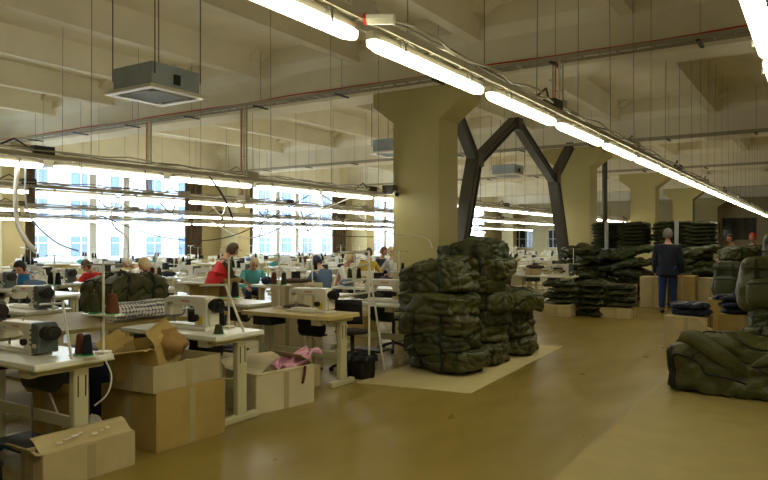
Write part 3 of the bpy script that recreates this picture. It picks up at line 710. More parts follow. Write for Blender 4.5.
# ---------------------------------------------------------------- olive bags
def bag_surface(L, W_, H, k, seed, amp, p):
    d = Vector(p); m_ = (abs(d.x)**k+abs(d.y)**k+abs(d.z)**k)**(-1/k); s = d*m_
    v = Vector((s.x*L/2, s.y*W_/2, s.z*H/2)); o = Vector((seed*7.3, seed*1.7, seed*.9))
    wv = noise.noise_vector(v*2.5+o)*.16; q_ = v+wv
    n1 = noise.noise(q_*2.6+o); n2 = noise.noise(Vector((q_.x*3.2, q_.y*4, q_.z*8))+o*2); n4 = noise.noise(Vector((q_.x*8, q_.y*7, q_.z*9))-o)
    cr = (1-min(1, abs(n2)*4))**2; cr2 = (1-min(1, abs(n4)*4))**2
    A = amp*.42; off = A*(.55*n1-.5*cr-.22*cr2+.25*n4)
    nrm = Vector((s.x**3*.7, s.y**3, s.z**3)); nrm = nrm.normalized() if nrm.length > 1e-4 else Vector((0, 0, 1))
    out = v+nrm*off; out.z += H/2
    t_ = out.z/H; hh = 1-.35*max(0, noise.noise(Vector((out.x*2.1+seed, out.y*1.5, seed*2.2))))-.1*abs(out.x*2/L)**3
    out.z = max(out.z*(hh if t_ > .2 else 1+(hh-1)*t_*5), 0.0)
    out.y += .04*noise.noise(Vector((out.x*2, seed, out.z*5))); return out
def make_bag(name, L, W_, H, seed, m, amp=.12, k=5, straps=True, fold=False):
    t = thing(name, '', 'bag'); nx, ny, nz = 40, 26, 14; q = MB()
    S = lambda p: bag_surface(L, W_, H, k, seed, amp, p)
    for ax in range(3):
        for sg in (-1, 1):
            na, nb = [(ny, nz), (nx, nz), (nx, ny)][ax]
            def f(u, v, ax=ax, sg=sg):
                a, b = 2*u-1, 2*v-1; a = math.tan(a*PI/4); b = math.tan(b*PI/4)
                p = [(sg, a, b), (a, sg, b), (a, b, sg)][ax]; return S(p)
            q.grid(f, na, nb)
    q.build('bag_body', m, t, smooth=True, fix=True)
    def loop(x, off, n=48):
        out = []
        for i in range(n+1):
            a = 2*PI*i/n; c, s_ = math.cos(a), math.sin(a); e = max(abs(c), abs(s_)); p = S((x, c/e, s_/e))
            cc = Vector((p.x, 0, H*.5)); d_ = (p-cc); out.append(p+d_.normalized()*off)
        return out
    if straps:
        for x in (-.46, .38):
            l1 = loop(x-.05, .006); l2 = loop(x+.05, .006); n = len(l1)
            MB().add(l1+l2, [(i, i+1, n+i+1, n+i) for i in range(n-1)]).build('strap', M['webbing'], t, smooth=True, solid=.006)
    for s in (-1, 1):
        pts = []
        for i in range(41):
            a = 2*PI*i/40; c, s_ = math.cos(a), math.sin(a); e = max(abs(c), abs(s_)); p = S((s*.96, .93*c/e, .93*s_/e)); pts.append(p+Vector((s*.004, 0, 0)))
        MB().tube(pts, .007, 5, cap=False).build('piping', M['webbing'], t, smooth=True)
    pts = [S((-.8+1.6*i/20, -.25, 1))+Vector((0, 0, .004)) for i in range(21)]
    MB().tube(pts, .008, 5).build('zipper', M['webbing'], t, smooth=True)
    pts = [S((-.7+1.4*i/20, -1, .25+.2*math.sin(i*.8)))+Vector((0, -.006, 0)) for i in range(21)]
    MB().tube(pts, .007, 5).build('seam', M['webbing'], t, smooth=True)
    a = S((-.36, -.3, 1)); b = S((.3, -.3, 1))
    pts = [a.lerp(b, i/12)+Vector((0, -.14*math.sin(PI*i/12), -.03*math.sin(PI*i/12)+.012)) for i in range(13)]
    MB().tube(pts, .012, 6).build('handle', M['webbing'], t, smooth=True)
    return t
PB = [Kind(make_bag('duffel_bag', .88, .72, .29, 1, M['olive'], .16, 6)), Kind(make_bag('duffel_bag', .84, .7, .29, 5, M['olive2'], .2, 5.5)), Kind(make_bag('duffel_bag', .86, .7, .3, 9, M['olive'], .22, 5)), Kind(make_bag('duffel_bag', .86, .72, .29, 13, M['olive'], .2, 5.5, straps=False))]
def stackbags(x, y, z0, n, where, seed, dz=.212, tilt=.1, spread=.06):
    r_ = random.Random(seed); z = z0
    for k in range(n):
        pos = 'bottom' if k == 0 else 'topmost' if k == n-1 else ORD[k]+' from the bottom'
        o = PB[(k*3+seed) % 4].put((x+r_.uniform(-spread, spread), y+r_.uniform(-spread, spread), z), r_.uniform(-.22, .22)+(PI if r_.random() < .3 else 0), f'olive duffel bag, {pos} in the {where}', f'olive bags in the {where}')
        o.rotation_euler.x = r_.uniform(-tilt, tilt)*.6; o.rotation_euler.y = r_.uniform(-tilt, tilt); z += dz
mat_ = MB().prism([(-4.28, 6.02), (-3.0, 6.22), (-3.22, 9.75), (-4.5, 9.6)], 'z', 0, .006).build('floor_mat', M['mask']); tag(mat_, 'flattened pale cardboard lying under the tall pile of olive bags', 'mat')
stackbags(-3.83, 7.15, .008, 5, 'front stack of the central pile', 2, dz=.222)
o = PB[2].put((-3.9, 7.2, 1.085), .1, 'olive duffel bag leaning back on top of the front stack', 'olive bags in the front stack of the central pile'); o.rotation_euler.y = -.16; o.rotation_euler.x = .14; o.scale = (.92, .9, .8)
stackbags(-3.75, 7.95, .008, 6, 'tallest stack of the central pile', 7, dz=.216)
o = PB[1].put((-3.78, 7.95, 1.28), PI, 'dark olive duffel bag crowning the whole central pile', 'olive bags in the tallest stack of the central pile')
stackbags(-3.72, 8.8, .008, 4, 'low rear stack of the central pile', 11, dz=.2)
# big bag in the right foreground
tB = make_bag('duffel_bag', 1.5, .56, .6, 17, M['olive'], .15, 11, straps=False); tB['label'] = 'huge olive duffel bag lying on the floor sheet in the right foreground'; tB.location = (-.62, 7.66, .012)
def SB(x, z, off): return bag_surface(1.5, .56, .6, 11, 17, .15, (x, -1, z))+Vector((0, -off, 0))
MB().tube([SB(-.93, -.92+.125*i, .004) for i in range(12)]+[SB(-.93+.05*i, .55+.03*math.sin(i)-.012*i*i, .012) for i in range(1, 9)]+[SB(-.5+.12*i, -.28-.03*i, .012) for i in range(5)], .012, 6).build('pocket_piping', M['webbing'], tB, smooth=True)
MB().tube([SB(-.985, -.95+.125*i, .0) for i in range(16)], .014, 6).build('corner_binding', M['webbing'], tB, smooth=True)
def lobe(u, v):
    c = Vector((-.62+.62*u, -.27-.05*math.sin(PI*u), .56-.34*u*u+.02*math.sin(u*8))); w_ = .085*(math.sin(PI*min(1, max(0, .12+u*.85))))**.5; a = 2*PI*v
    return c+Vector((.35*w_*math.cos(a), -.55*w_*math.sin(a)*.8, w_*math.cos(a)*1.0))
MB().grid(lobe, 24, 16).build('top_flap', M['olive'], tB, smooth=True, fix=True)
def lobe2(u, v):
    c = Vector((.02+.75*u, -.29, .33+.1*math.sin(u*4))); w_ = .06*max(.05, math.sin(PI*u))**.5; a = 2*PI*v
    return c+Vector((0, -.6*w_*math.sin(a), w_*math.cos(a)*(1+.3*math.sin(u*11))))
MB().grid(lobe2, 24, 14).build('side_fold', M['olive'], tB, smooth=True, fix=True)
# big rucksacks on the right
def make_pack(seed, m, w_, d_, h_):
    t = thing('rucksack', '', 'bag')
    q = MB(); k = 4.5
    def S(p):
        d = Vector(p); mm = (abs(d.x)**k+abs(d.y)**k+abs(d.z)**k)**(-1/k); s = d*mm
        n1 = noise.noise(Vector((s.x*1.3+seed*5, s.y*1.3, s.z*1.8))); n2 = noise.noise(Vector((s.x*2.6, s.y*3+seed, s.z*4.2))); r = 1+.1*n1-.07*(1-min(1, abs(n2)*3.5))**2
        return Vector((s.x*w_/2*r*(1-.08*s.z), s.y*d_/2*r, max(0, h_/2+s.z*h_/2*(1+.06*n1))))
    for ax in range(3):
        for sg in (-1, 1):
            q.grid(lambda u, v, ax=ax, sg=sg: S([(sg, 2*u-1, 2*v-1), (2*u-1, sg, 2*v-1), (2*u-1, 2*v-1, sg)][ax]), 16, 16)
    q.build('bag_body', m, t, smooth=True, fix=True)
    q = MB(); q.ell((0, -d_*.5, h_*.36), (w_*.36, d_*.22, h_*.27), 20, 12, fn=lambda d: (abs(d.x)**4+abs(d.y)**4+abs(d.z)**4)**(-.25)*(1+.04*noise.noise(d*3+Vector((seed, 0, 0)))))
    q.build('front_pocket', m, t, smooth=True, fix=True)
    MB().tube([(-w_*.34, -d_*.7, h_*.52), (0, -d_*.74, h_*.55), (w_*.34, -d_*.7, h_*.52)], .008, 5).build('zipper', M['webbing'], t)
    MB().grid(lambda u, v: (-w_*.42+w_*.84*u, -d_*.56-.01*math.sin(u*8), h_*.78+.12*v*h_), 12, 3).build('top_flap', m, t, smooth=True, solid=.02)
    for s in (-1, 1): MB().bx(s*w_*.2-.016, s*w_*.2+.016, -d_*.61, -d_*.57, h_*.3, h_*.95).build('strap', M['webbing'], t, bevel=.004)
    MB().tube([(-.06, 0, h_), (-.05, 0, h_+.05), (.05, 0, h_+.05), (.06, 0, h_)], .01, 6).build('handle', M['webbing'], t, smooth=True)
    return t
K1 = Kind(make_pack(3, M['olive'], .58, .4, .6)); K2 = Kind(make_pack(8, M['olive2'], .5, .36, .62))
PB[0].put((-.42, 9.55, .012), .05, 'olive bag at the bottom of the stack at the right edge', 'olive bags in the stack at the right edge')
PB[2].put((-.44, 9.5, .225), -.08, 'olive bag second from the bottom at the right edge', 'olive bags in the stack at the right edge')
PB[1].put((-.42, 9.55, .43), .1, 'olive bag right under the upright rucksack at the right edge', 'olive bags in the stack at the right edge').rotation_euler.y = .1
K1.put((-.6, 9.6, .665), .1, 'upright olive rucksack with front pocket at the right edge', 'rucksacks at the right edge', scale=(1.15, 1.1, 1.15))
carton('packing_carton', 'tall brown carton behind the upright rucksack at the right edge', (-.5, 12.9, 0), 0, (.6, .5, .9), M['card'], open_=False)
carton('packing_carton', 'brown carton holding up the darker rucksack at the right', (-1.32, 12.3, 0), .1, (.6, .5, .6), M['card'], open_=False)
K2.put((-1.3, 12.3, .602), -.15, 'dark olive rucksack standing between the navy bags and the right edge', 'rucksacks at the right edge')
K2.put((-.6, 12.9, .902), .1, 'dark olive rucksack standing highest, behind the right edge stack', 'rucksacks at the right edge', scale=(1.2, 1.2, 1.25))
for k in range(6): PB[(k+1) % 4].put((-1.6+.03*k, 16.2, .225*k), .1*k, f'olive bag, {ORD[k]} up in the left stack below the two distant heads', 'olive bags under the distant heads'); PB[(k+2) % 4].put((-.75+.03*k, 15.6, .235*k), .1*k, f'olive bag, {ORD[k]} up in the right stack below the two distant heads', 'olive bags under the distant heads')
# cartons with navy bags
carton('packing_carton', 'brown carton on the floor under folded navy bags', (-1.62, 10.4, 0), 0, (.56, .5, .5), M['card2'], open_=False)
carton('packing_carton', 'brown carton just right of the one carrying navy bags', (-.98, 10.95, 0), 0, (.6, .45, .5), M['card'], open_=False)
carton('open_carton', 'small open carton between the huge bag and the rucksacks', (-1.02, 9.5, 0), .2, (.36, .34, .4), M['card2'], [('x-', 140, .2), ('y-', 165, .16)])
NB = Kind(make_bag('folded_bag', .56, .42, .1, 23, M['navy'], .25, 4, straps=False)); 
for k, (x, y, z, rz) in enumerate([(-1.6, 10.42, .503, .1), (-1.64, 10.4, .59, -.2), (-1.0, 10.95, .503, .3), (-1.05, 10.9, .59, -.1), (-1.12, 10.95, .68, .2)]):
    NB.put((x, y, z), rz, ['navy folded bag lying lowest on the left carton', 'navy folded bag on top of the left carton', 'navy folded bag lowest on the right carton', 'navy folded bag in the middle of the right carton heap', 'navy folded bag topmost on the right carton heap'][k], 'navy folded bags on cartons')
# stacks beside the second column
for k, (x, y, ww, hh, lb) in enumerate([(-4.65, 13.9, .6, .24, 'left'), (-3.55, 14.25, .6, .2, 'right')]):
    carton('packing_carton', f'low carton under the {lb} of three dark bag stacks by the second column', (x, y, 0), 0, (ww, .5, hh), M['card2'], open_=False)
FB = Kind(make_bag('folded_bag', .62, .55, .13, 31, M['olive2'], .3, 3.2, straps=False)); FB2 = Kind(make_bag('folded_bag', .66, .52, .14, 37, M['olive'], .3, 3.0, straps=False))
for (x, y, z0, n, lb, s_) in [(-4.62, 13.9, .245, 4, 'left', 1), (-4.08, 14.15, 0, 6, 'middle', 2), (-3.52, 14.25, .205, 4, 'right', 3)]:
    r_ = random.Random(s_)
    for k in range(n): (FB, FB2)[(k+s_) % 2].put((x+r_.uniform(-.03, .03), y+r_.uniform(-.03, .03), z0+.118*k), r_.uniform(-.3, .3), f'dark folded bag, {ORD[k]} from the bottom of the {lb} low stack by the column', 'dark folded bags by the second column')
# back pile of cut bundles: cartons in front
for k, (x, y, ww, hh) in enumerate([(-4.3, 17.1, .85, .5), (-3.35, 16.9, .6, .72), (-2.75, 17.0, .55, .75), (-2.2, 17.3, .55, .7), (-1.55, 17.4, .6, .8)]):
    carton('packing_carton', f'brown carton, {ORD[k]} from the left in the row behind the standing man', (x, y, 0), .04*k-.08, (ww, .5, hh), M['card2'] if k % 2 else M['card'], open_=False, group='cartons behind the standing man')
SL = Kind(make_bag('fabric_bundle', 1.5, .9, .22, 41, M['olive2'], .4, 4.0, straps=False)); SL2 = Kind(make_bag('fabric_bundle', 1.2, .95, .24, 47, M['olive'], .5, 3.4, straps=False))
r_ = random.Random(5)
for (x, y, z0, n, lb, dz) in [(-5.6, 18.6, 0, 8, 'left heap of the back pile', .17), (-4.35, 18.7, .0, 8, 'middle heap of the back pile', .165), (-2.9, 18.5, .0, 8, 'right heap of the back pile', .165)]:
    for k in range(n):
        o = (SL, SL2)[(k*2+len(lb)) % 3 % 2].put((x+r_.uniform(-.12, .12), y+r_.uniform(-.08, .08)-(.35 if k > 3 and 'left' not in lb else 0), z0+dz*k), r_.uniform(-.7, .7), f'dark olive fabric bundle, {ORD[k]} up in the {lb}', f'bundles in the {lb}'); o.rotation_euler.y = r_.uniform(-.2, .2); o.rotation_euler.x = r_.uniform(-.1, .1)
# rack of neat layers on top behind
t = thing('storage_rack', 'steel rack with pale posts holding neat dark layers behind the man', 'rack', (-4.2, 20.6, 0))
for x in (-1.15, .75):
    MB().bx(x-.05, x+.05, -.5, -.42, 0, 2.12).build('post', M['cgrey'], t); MB().bx(x-.05, x+.05, .42, .5, 0, 2.12).build('post', M['cgrey'], t)
MB().bx(-1.6, 1.6, -.42, .42, 1.3, 1.34).build('shelf', M['zinc'], t)
LY = Kind(make_bag('fabric_layer', 1.65, .8, .12, 53, M['olive2'], .3, 4, straps=False))
for s in (-1, 1):
    for k in range(7): LY.put((-4.2+s*.86+r_.uniform(-.04, .04), 20.6, 1.345+.105*k), r_.uniform(-.04, .04), f'dark flat fabric layer, {ORD[k]} up on the {"left" if s < 0 else "right"} half of the rack', 'fabric layers on the rack')
# olive bags on the cutting table
PB[0].put((-6.40, 4.68, .747), PI/2+.06, 'plump olive bag lying on the brown cutting table', 'bags on the cutting table', scale=(.95, .8, 1.5))
# cartons on tables
carton('open_carton', 'open brown carton on a table behind the dotted fabric roll', (-6.75, 6.3, TH), .2, (.5, .4, .2), M['card'], [('y-', 170, .2), ('x+', 110, .1)])
carton('storage_carton', 'worn whitish carton with dark cloth on top, left of the white machine on the wood-topped table', (-5.3, 6.0, TH), .1, (.001, .001, .001), M['cardw'], open_=False) if 0 else None
carton('storage_carton', 'whitish carton standing behind the wood-topped table', (-5.55, 6.55, .0), .05, (.5, .4, 1.02), M['cardw'], open_=False)
heap('dark_cloth', 'dark cloth lying on the tall whitish carton', 'cloth', (-5.52, 6.5, 1.02), .1, (.2, .12, .03), M['hbrown'], 3)
heap('dark_cloth', 'brown cloth on the left end of the wood-topped table', 'cloth', (-5.05, 5.95, TH), .1, (.17, .1, .03), M['hbrown'], 6)
heap('olive_cloth', 'heap of olive cloth on the white table next to the bag pile', 'cloth', (-5.1, 7.45, TH), .1, (.22, .13, .06), M['olive2'], 9)
# clutter on far tables
clut = [('olive', 'olive'), ('white', 'cwhite'), ('dark', 'navy'), ('blue', 'csteel'), ('beige', 'card2'), ('teal', 'cteal'), ('dark blue', 'navy2'), ('dark green', 'olive2'), ('pale grey', 'cgrey')]
rc = random.Random(12)
for ci, cn, x, y, f, k in FIELD:
    if rc.random() < .8 and f > 8:
        nm, m_ = rc.choice(clut)
        heap('cloth_heap', f'{nm} cloth heap on the {ORD[k]} table of the {cn} column', 'cloth', (x-.35+rc.uniform(-.1, .1), y-.05, TH), rc.uniform(0, 3), (rc.uniform(.14, .22), .14, rc.uniform(.05, .1)), M[m_], rc.random()*20, (12, 7), .3, 'cloth heaps on the far tables')
    if rc.random() < .3 and f > 9:
        carton('small_carton', f'carton on the floor beside the {ORD[k]} table of the {cn} column', (x+.2, y-.5, 0), rc.uniform(-.3, .3), (.4, .3, .35), M['card'], open_=False, tape=False, group='cartons among the tables')
# table at the back by the second column
T_white.put((-5.35, 15.2, 0), 0, 'white sewing table in front of the second column', 'sewing tables'); S_grey.put((-5.1, 15.2, TH), 0, 'white sewing machine in front of the second column', 'sewing machines'); ST.put((-4.82, 15.35, TH), 0, 'thread stand in front of the second column', 'thread stands')
carton('storage_carton', 'small brown carton on the table in front of the second column', (-5.72, 15.2, TH), 0, (.3, .25, .14), M['card2'], open_=False)
heap('dark_cloth', 'dark cloth on the small carton before the second column', 'cloth', (-5.72, 15.2, TH+.141), .1, (.17, .1, .05), M['hbrown'], 16)
T_beech.put((-5.3, 17.6, 0), 0, 'wood-topped table between the brace and the second column', 'sewing tables') if 0 else None
# floor sheet
tag(MB().prism([(-1.5, -1), (3.5, -1), (3.5, 12), (-1.45, 12)], 'z', 0, .008).build('floor_sheet', M['hard']), 'thin brown hardboard sheet covering the floor at the right', 'floor covering')

# ---------------------------------------------------------------- chairs
def make_chair():
    t = thing('work_chair', '', 'chair')
    MB().ell((0, 0, .46), (.22, .21, .035), 16, 8, fn=lambda d: (abs(d.x)**4+abs(d.y)**4+abs(d.z)**2)**(-.25) if 0 else 1).build('seat', M['black'], t, smooth=True)
    MB().grid(lambda u, v: (-.2+.4*u, -.22-.04*math.cos((u-.5)*PI)-.03*v, .58+.28*v), 10, 6).build('backrest', M['black'], t, smooth=True, solid=.035)
    MB().tube([(0, -.1, .43), (0, -.24, .45), (0, -.27, .7)], .014).build('back_bracket', M['dark'], t)
    MB().tube([(0, 0, .1), (0, 0, .44)], .025, 8).build('column', M['dark'], t)
    for k in range(5):
        a = 2*PI*k/5; MB().tube([(0, 0, .12), (.26*math.cos(a), .26*math.sin(a), .05)], .018).tube([(.26*math.cos(a), .26*math.sin(a)-.015, .027), (.26*math.cos(a), .26*math.sin(a)+.015, .027)], .027, 8).build('leg', M['dark'], t)
    return t
CH = Kind(make_chair())
CH.put((-4.75, 6.62, 0), .3, 'black work chair behind the wood-topped table', 'work chairs'); CH.put((-4.7, 4.95, 0), 2.6, 'black work chair behind the second nearest table', 'work chairs') if 0 else None
CH.put((-5.3, 5.0, 0), .3, 'black work chair left of the whitish carton', 'work chairs'); CH.put((-5.1, 8.1, 0), .2, 'black work chair beside the tall bag pile', 'work chairs')
# ---------------------------------------------------------------- people
def skin_mesh(vs, es, sub=2):
    import bmesh
    bm = bmesh.new(); ly = bm.verts.layers.skin.verify(); bv = []
    for i, (p, r) in enumerate(vs):
        v = bm.verts.new(p); r = r if isinstance(r, tuple) else (r, r); v[ly].radius = r; v[ly].use_root = (i == 0); bv.append(v)
    for a, b in es: bm.edges.new((bv[a], bv[b]))
    me = D.meshes.new('tmp'); bm.to_mesh(me); bm.free(); o = D.objects.new('tmp', me); C.objects.link(o)
    s = o.modifiers.new('s', 'SKIN'); s.use_smooth_shade = True; u = o.modifiers.new('u', 'SUBSURF'); u.levels = u.render_levels = sub
    dg = bpy.context.evaluated_depsgraph_get(); ev = o.evaluated_get(dg); m2 = D.meshes.new_from_object(ev)
    V = [tuple(v.co) for v in m2.vertices]; F = [tuple(p.vertices) for p in m2.polygons]
    D.objects.remove(o); D.meshes.remove(me); D.meshes.remove(m2); return V, F
def person(label, loc, rz, sit=False, lean=.15, head=.2, turn=0, arms=None, top=None, sleeves=True, vest=None, legs='navy2', hair='hdark', hairlen=0, cap=None, h=1.0, group=None, bulk=1.0):
    t = thing('person', label, 'person', loc, rz, group); t.scale = (h, h, h)
    hz = .53 if sit else .93; pel = Vector((0, 0, hz)); d = Vector((0, math.sin(lean), math.cos(lean))); nb = pel+d*.52
    hd = Vector((0, math.sin(lean+head), math.cos(lean+head))); hc = nb+hd*.17
    sh = [nb-d*.09+Vector((s*.175*bulk, 0, 0)) for s in (-1, 1)]
    hip = [pel+Vector((s*.09, 0, -.04)) for s in (-1, 1)]
    if sit: knee = [Vector((s*.12, .42, hz-.02)) for s in (-1, 1)]; ank = [Vector((s*.12, .40, .09)) for s in (-1, 1)]
    else: knee = [Vector((s*.1, .02+.03*s, .5)) for s in (-1, 1)]; ank = [Vector((s*.105, -.01+.05*s, .09)) for s in (-1, 1)]
    if arms is None: arms = [((-.27, .1, -.22), (-.18, .34, -.28)), ((.27, .1, -.22), (.18, .34, -.28))]
    el = [sh[i]+Vector(arms[i][0])-Vector(((-.175, .175)[i]*0, 0, 0)) for i in range(2)]
    el = [Vector((arms[i][0][0], sh[i].y+arms[i][0][1], sh[i].z+arms[i][0][2])) for i in range(2)]
    wr = [Vector((arms[i][1][0], sh[i].y+arms[i][1][1], sh[i].z+arms[i][1][2])) for i in range(2)]
    def chain(e=0.0, tors=True, arm=True, leg=True, neck=True, hand=True, w=1.0, hem=0, capped=False):
        w *= bulk
        vs = [(pel, (.145*w+e, .105+e))]; es = []
        if tors:
            vs += [(pel+d*.2, (.135*w+e, .1+e)), (pel+d*.38, (.155*w+e, .11+e)), (nb-d*.03, (.09+e, .075+e))]; es += [(0, 1), (1, 2), (2, 3)]; top_ = 3
            if neck: vs += [(nb+hd*.03, .05+e), (nb+hd*.1, .052)]; es += [(3, 4), (4, 5)]
            if hem: vs.append((pel-d*hem, (.165*w+e, .125+e))); es.append((0, len(vs)-1))
            if capped:
                for i in range(2): vs.append((sh[i].lerp(nb, .12), .066+e)); es.append((2, len(vs)-1))
            if arm:
                for i in range(2):
                    k = len(vs); vs += [(sh[i], .062+e), (sh[i].lerp(el[i], .5), .05+e), (el[i], .042+e), (el[i].lerp(wr[i], .5), .038+e), (wr[i], .028+e)]
                    es += [(2, k), (k, k+1), (k+1, k+2), (k+2, k+3), (k+3, k+4)]
                    if hand:
                        dr = (wr[i]-el[i]).normalized(); vs.append((wr[i]+dr*.05, (.042, .022))); es.append((k+4, k+5))
        if leg:
            for i in range(2):
                k = len(vs); vs += [(hip[i], .09*bulk**.5+e), (hip[i].lerp(knee[i], .5), .078*bulk+e), (knee[i], .058*bulk+e), (knee[i].lerp(ank[i], .4), .056*bulk+e), (ank[i], .04*bulk+e)]
                es += [(0, k), (k, k+1), (k+1, k+2), (k+2, k+3), (k+3, k+4)]
        return skin_mesh(vs, es)
    q = MB(); V, F = chain(); q.add(V, F)
    # head, in its own frame: +y face
    R = Matrix.Rotation(turn, 3, 'Z') @ Matrix.Rotation(-(lean+head)*.75, 3, 'X')
    def hf(dv):
        k = 1.0
        if dv.z < -.2: k *= 1-.22*(-dv.z-.2)*(1+abs(dv.x))
        if dv.y > .55 and -.15 < dv.z < .25: k *= .965
        return k
    h2 = MB().ell((0, .01, .0), (.077, .098, .122), 22, 16, fn=hf)
    h2.ell((0, .105, -.012), (.014, .022, .026), 8, 6).ell((0, .108, -.022), (.02, .014, .012), 8, 6)
    for s in (-1, 1):
        h2.ell((s*.079, -.0, -.005), (.012, .022, .034), 8, 6); h2.ell((s*.031, .092, .022), (.014, .01, .008), 8, 6, mi=2)
        h2.box((s*.031, .1, .042), (.03, .008, .006), mi=2)
    h2.ell((0, .098, -.058), (.026, .01, .008), 10, 6, mi=1)
    h2.v = [tuple(hc+R @ Vector(v)) for v in h2.v]; q.add(h2.v, h2.f); q.mi[-len(h2.f):] = h2.mi
    # fingers
    for i in range(2):
        dr = (wr[i]-el[i]).normalized(); sd = dr.cross(Vector((0, 0, 1)));
        if sd.length < .4: sd = Vector((0, 1, 0))
        sd = (sd-dr*sd.dot(dr)).normalized(); nn = dr.cross(sd).normalized(); base = wr[i]+dr*.085
        if nn.z > 0: nn = -nn
        for k, ln in enumerate((.066, .076, .07, .056)):
            o_ = base+sd*(k-1.5)*.02; q.tube([o_-dr*.03, o_+dr*ln*.45+nn*.004, o_+dr*ln*.8+nn*.02, o_+dr*ln*.95+nn*.038], [.0095, .009, .0085, .006], 7)
        o_ = wr[i]+dr*.03-sd*.03; q.tube([o_, o_+dr*.03-sd*.018, o_+dr*.06-sd*.02+nn*.012], [.012, .011, .008], 7)
    q.build('body', [M['skin'], M['lip'], M['eye']], t, smooth=True)
    V, F = chain(.012 if vest else .02 if sit else .026, leg=False, arm=sleeves, neck=False, hand=False, hem=0 if sit or vest else .2); jk = MB().add(V, F)
    def skirt(u, v, e=0):
        a = 2*PI*v; c = pel+d*(-.13+.4*u); k = 1.0-.12*u; return (c.x+(.185+e)*bulk*k*math.cos(a), c.y+(.17+e)*bulk*k*math.sin(a), c.z+.01*math.sin(a*3)*(1-u))
    if not sit and not vest: jk.grid(skirt, 8, 28)
    jk.build('jacket' if not sit and vest is None else 'shirt', M[top], t, smooth=True)
    if vest: V, F = chain(.05, leg=False, arm=False, neck=False, w=1.06, hem=0 if sit else .1, capped=True); vm = MB().add(V, F); vm.grid(lambda u, v: skirt(u*.8+.15, v, .02), 8, 28) if not sit else None; vm.build('vest', M[vest], t, smooth=True)
    V, F = chain(.012, tors=False, w=.9); MB().add(V, F).build('trousers', M[legs], t, smooth=True)
    for i in range(2):
        a = ank[i]; MB().ell((a.x, a.y+.05, .045), (.048, .13, .045), 12, 8, fn=lambda dv: 1).build('shoe', M['shoe'], t, smooth=True)
    # hair shell
    hs = MB().ell((0, -.004, .012), (.086, .106, .126), 24, 16, fn=lambda dv: 1+.03*noise.noise(dv*5))
    keep = []
    for f in hs.f:
        c = sum((Vector(hs.v[i]) for i in f), Vector())/4
        if c.y < .045+.35*max(0, c.z-.03) and c.z > -.055-.1*hairlen*(c.y < .02) or c.z > .085: keep.append(f)
    hs.f = keep; hs.mi = [0]*len(keep); hs.v = [tuple(hc+R @ Vector(v)) for v in hs.v]
    hs.build('cap' if cap else 'hair', M[cap or hair], t, smooth=True, solid=.012)
    if hairlen > .6:
        b = MB().ell((0, -.11, .01), (.045, .04, .045), 10, 8); b.v = [tuple(hc+R @ Vector(v)) for v in b.v]; b.build('hair_bun', M[hair], t, smooth=True)
    return t
down = [((-.25, -.03, -.29), (-.25, .06, -.54)), ((.25, -.03, -.29), (.26, .08, -.54))]
p = person('standing man in a dark navy jacket and blue jeans, seen from behind', (-2.85, 15.6, 0), .05, lean=.02, head=.08, turn=-.5, arms=down, top='navy2', legs='jeans', hair='hgrey', h=1.04, bulk=1.2)
MB().tube([(.222*math.cos(2*PI*i/16), .204*math.sin(2*PI*i/16)-.003, .805) for i in range(17)], .012, 8).build('jacket_hem', M['navy2'], p, smooth=True)
person('standing woman in a red padded vest bending over a machine', (-8.22, 7.75, 0), -.55, lean=.26, head=.5, arms=[((-.26, .08, -.26), (-.18, .32, -.36)), ((.28, .06, -.26), (.22, .3, -.36))], top='cgreen', vest='cred', hair='hbrown', hairlen=.3, h=.9, bulk=1.4)
person('seated worker in a bright blue vest with dark hair, at far left', (-11.85, 6.75, .0), -2.6, sit=True, lean=.5, head=.45, top='cwhite', vest='cblue', hair='hdark', group=None)
person('seated worker in a red patterned top behind the tall thread stand', (-12.2, 8.3, 0), -2.9, sit=True, lean=.45, head=.35, h=.95, top='cred', hair='hbrown')
person('seated worker in a pale cap bending low left of the coral sweater', (-12.2, 9.45, 0), 2.6, sit=True, lean=.5, head=.4, top='cwhite', cap='cwhite', hair='hfair')
person('seated worker with fair hair in a coral sweater, seen from the side', (-10.23, 8.3, 0), 2.2, sit=True, lean=.45, head=.35, top='ccoral', hair='hfair', hairlen=.4)
person('seated fair-haired worker in teal just right of the standing woman', (-9.97, 10.3, 0), -2.2, sit=True, lean=.5, head=.4, top='cteal', hair='hfair')
person('seated worker in slate blue with a dark cap, bending at a machine', (-8.05, 10.35, 0), 1.3, sit=True, lean=.35, head=.4, top='csteel', cap='navy', hair='hdark')
person('seated worker in pale pink reaching forward behind the slate blue worker', (-8.51, 11.3, 0), -1.2, sit=True, lean=.4, head=.1, top='cwhite', hair='hfair', h=1.03)
person('seated worker in a yellow top with dark hair, seen from behind', (-9.64, 14.1, 0), .4, sit=True, lean=.15, head=.15, top='cyel', hair='hbrown', h=1.03)
person('seated red-haired worker in dark clothes left of the grey-clad pair', (-10.21, 15.5, 0), -1.6, sit=True, lean=.15, head=.2, top='navy2', hair='hred', h=1.05)
person('seated worker in pale grey nearest the big column', (-9.38, 14.9, 0), 1.2, sit=True, lean=.12, head=.15, top='cgrey', hair='hfair', hairlen=.7, h=1.05)
person('person in olive with dark hair, left of two heads beyond the right bags', (-2.05, 20.1, 0), 2.6, lean=.1, head=.2, top='olive', hair='hdark', h=1.0)
person('person in olive with a red-edged cap, right of two heads beyond the bags', (-1.68, 21.5, 0), 2.8, lean=.05, head=.2, top='olive', hair='hdark', cap='cred', h=1.02)
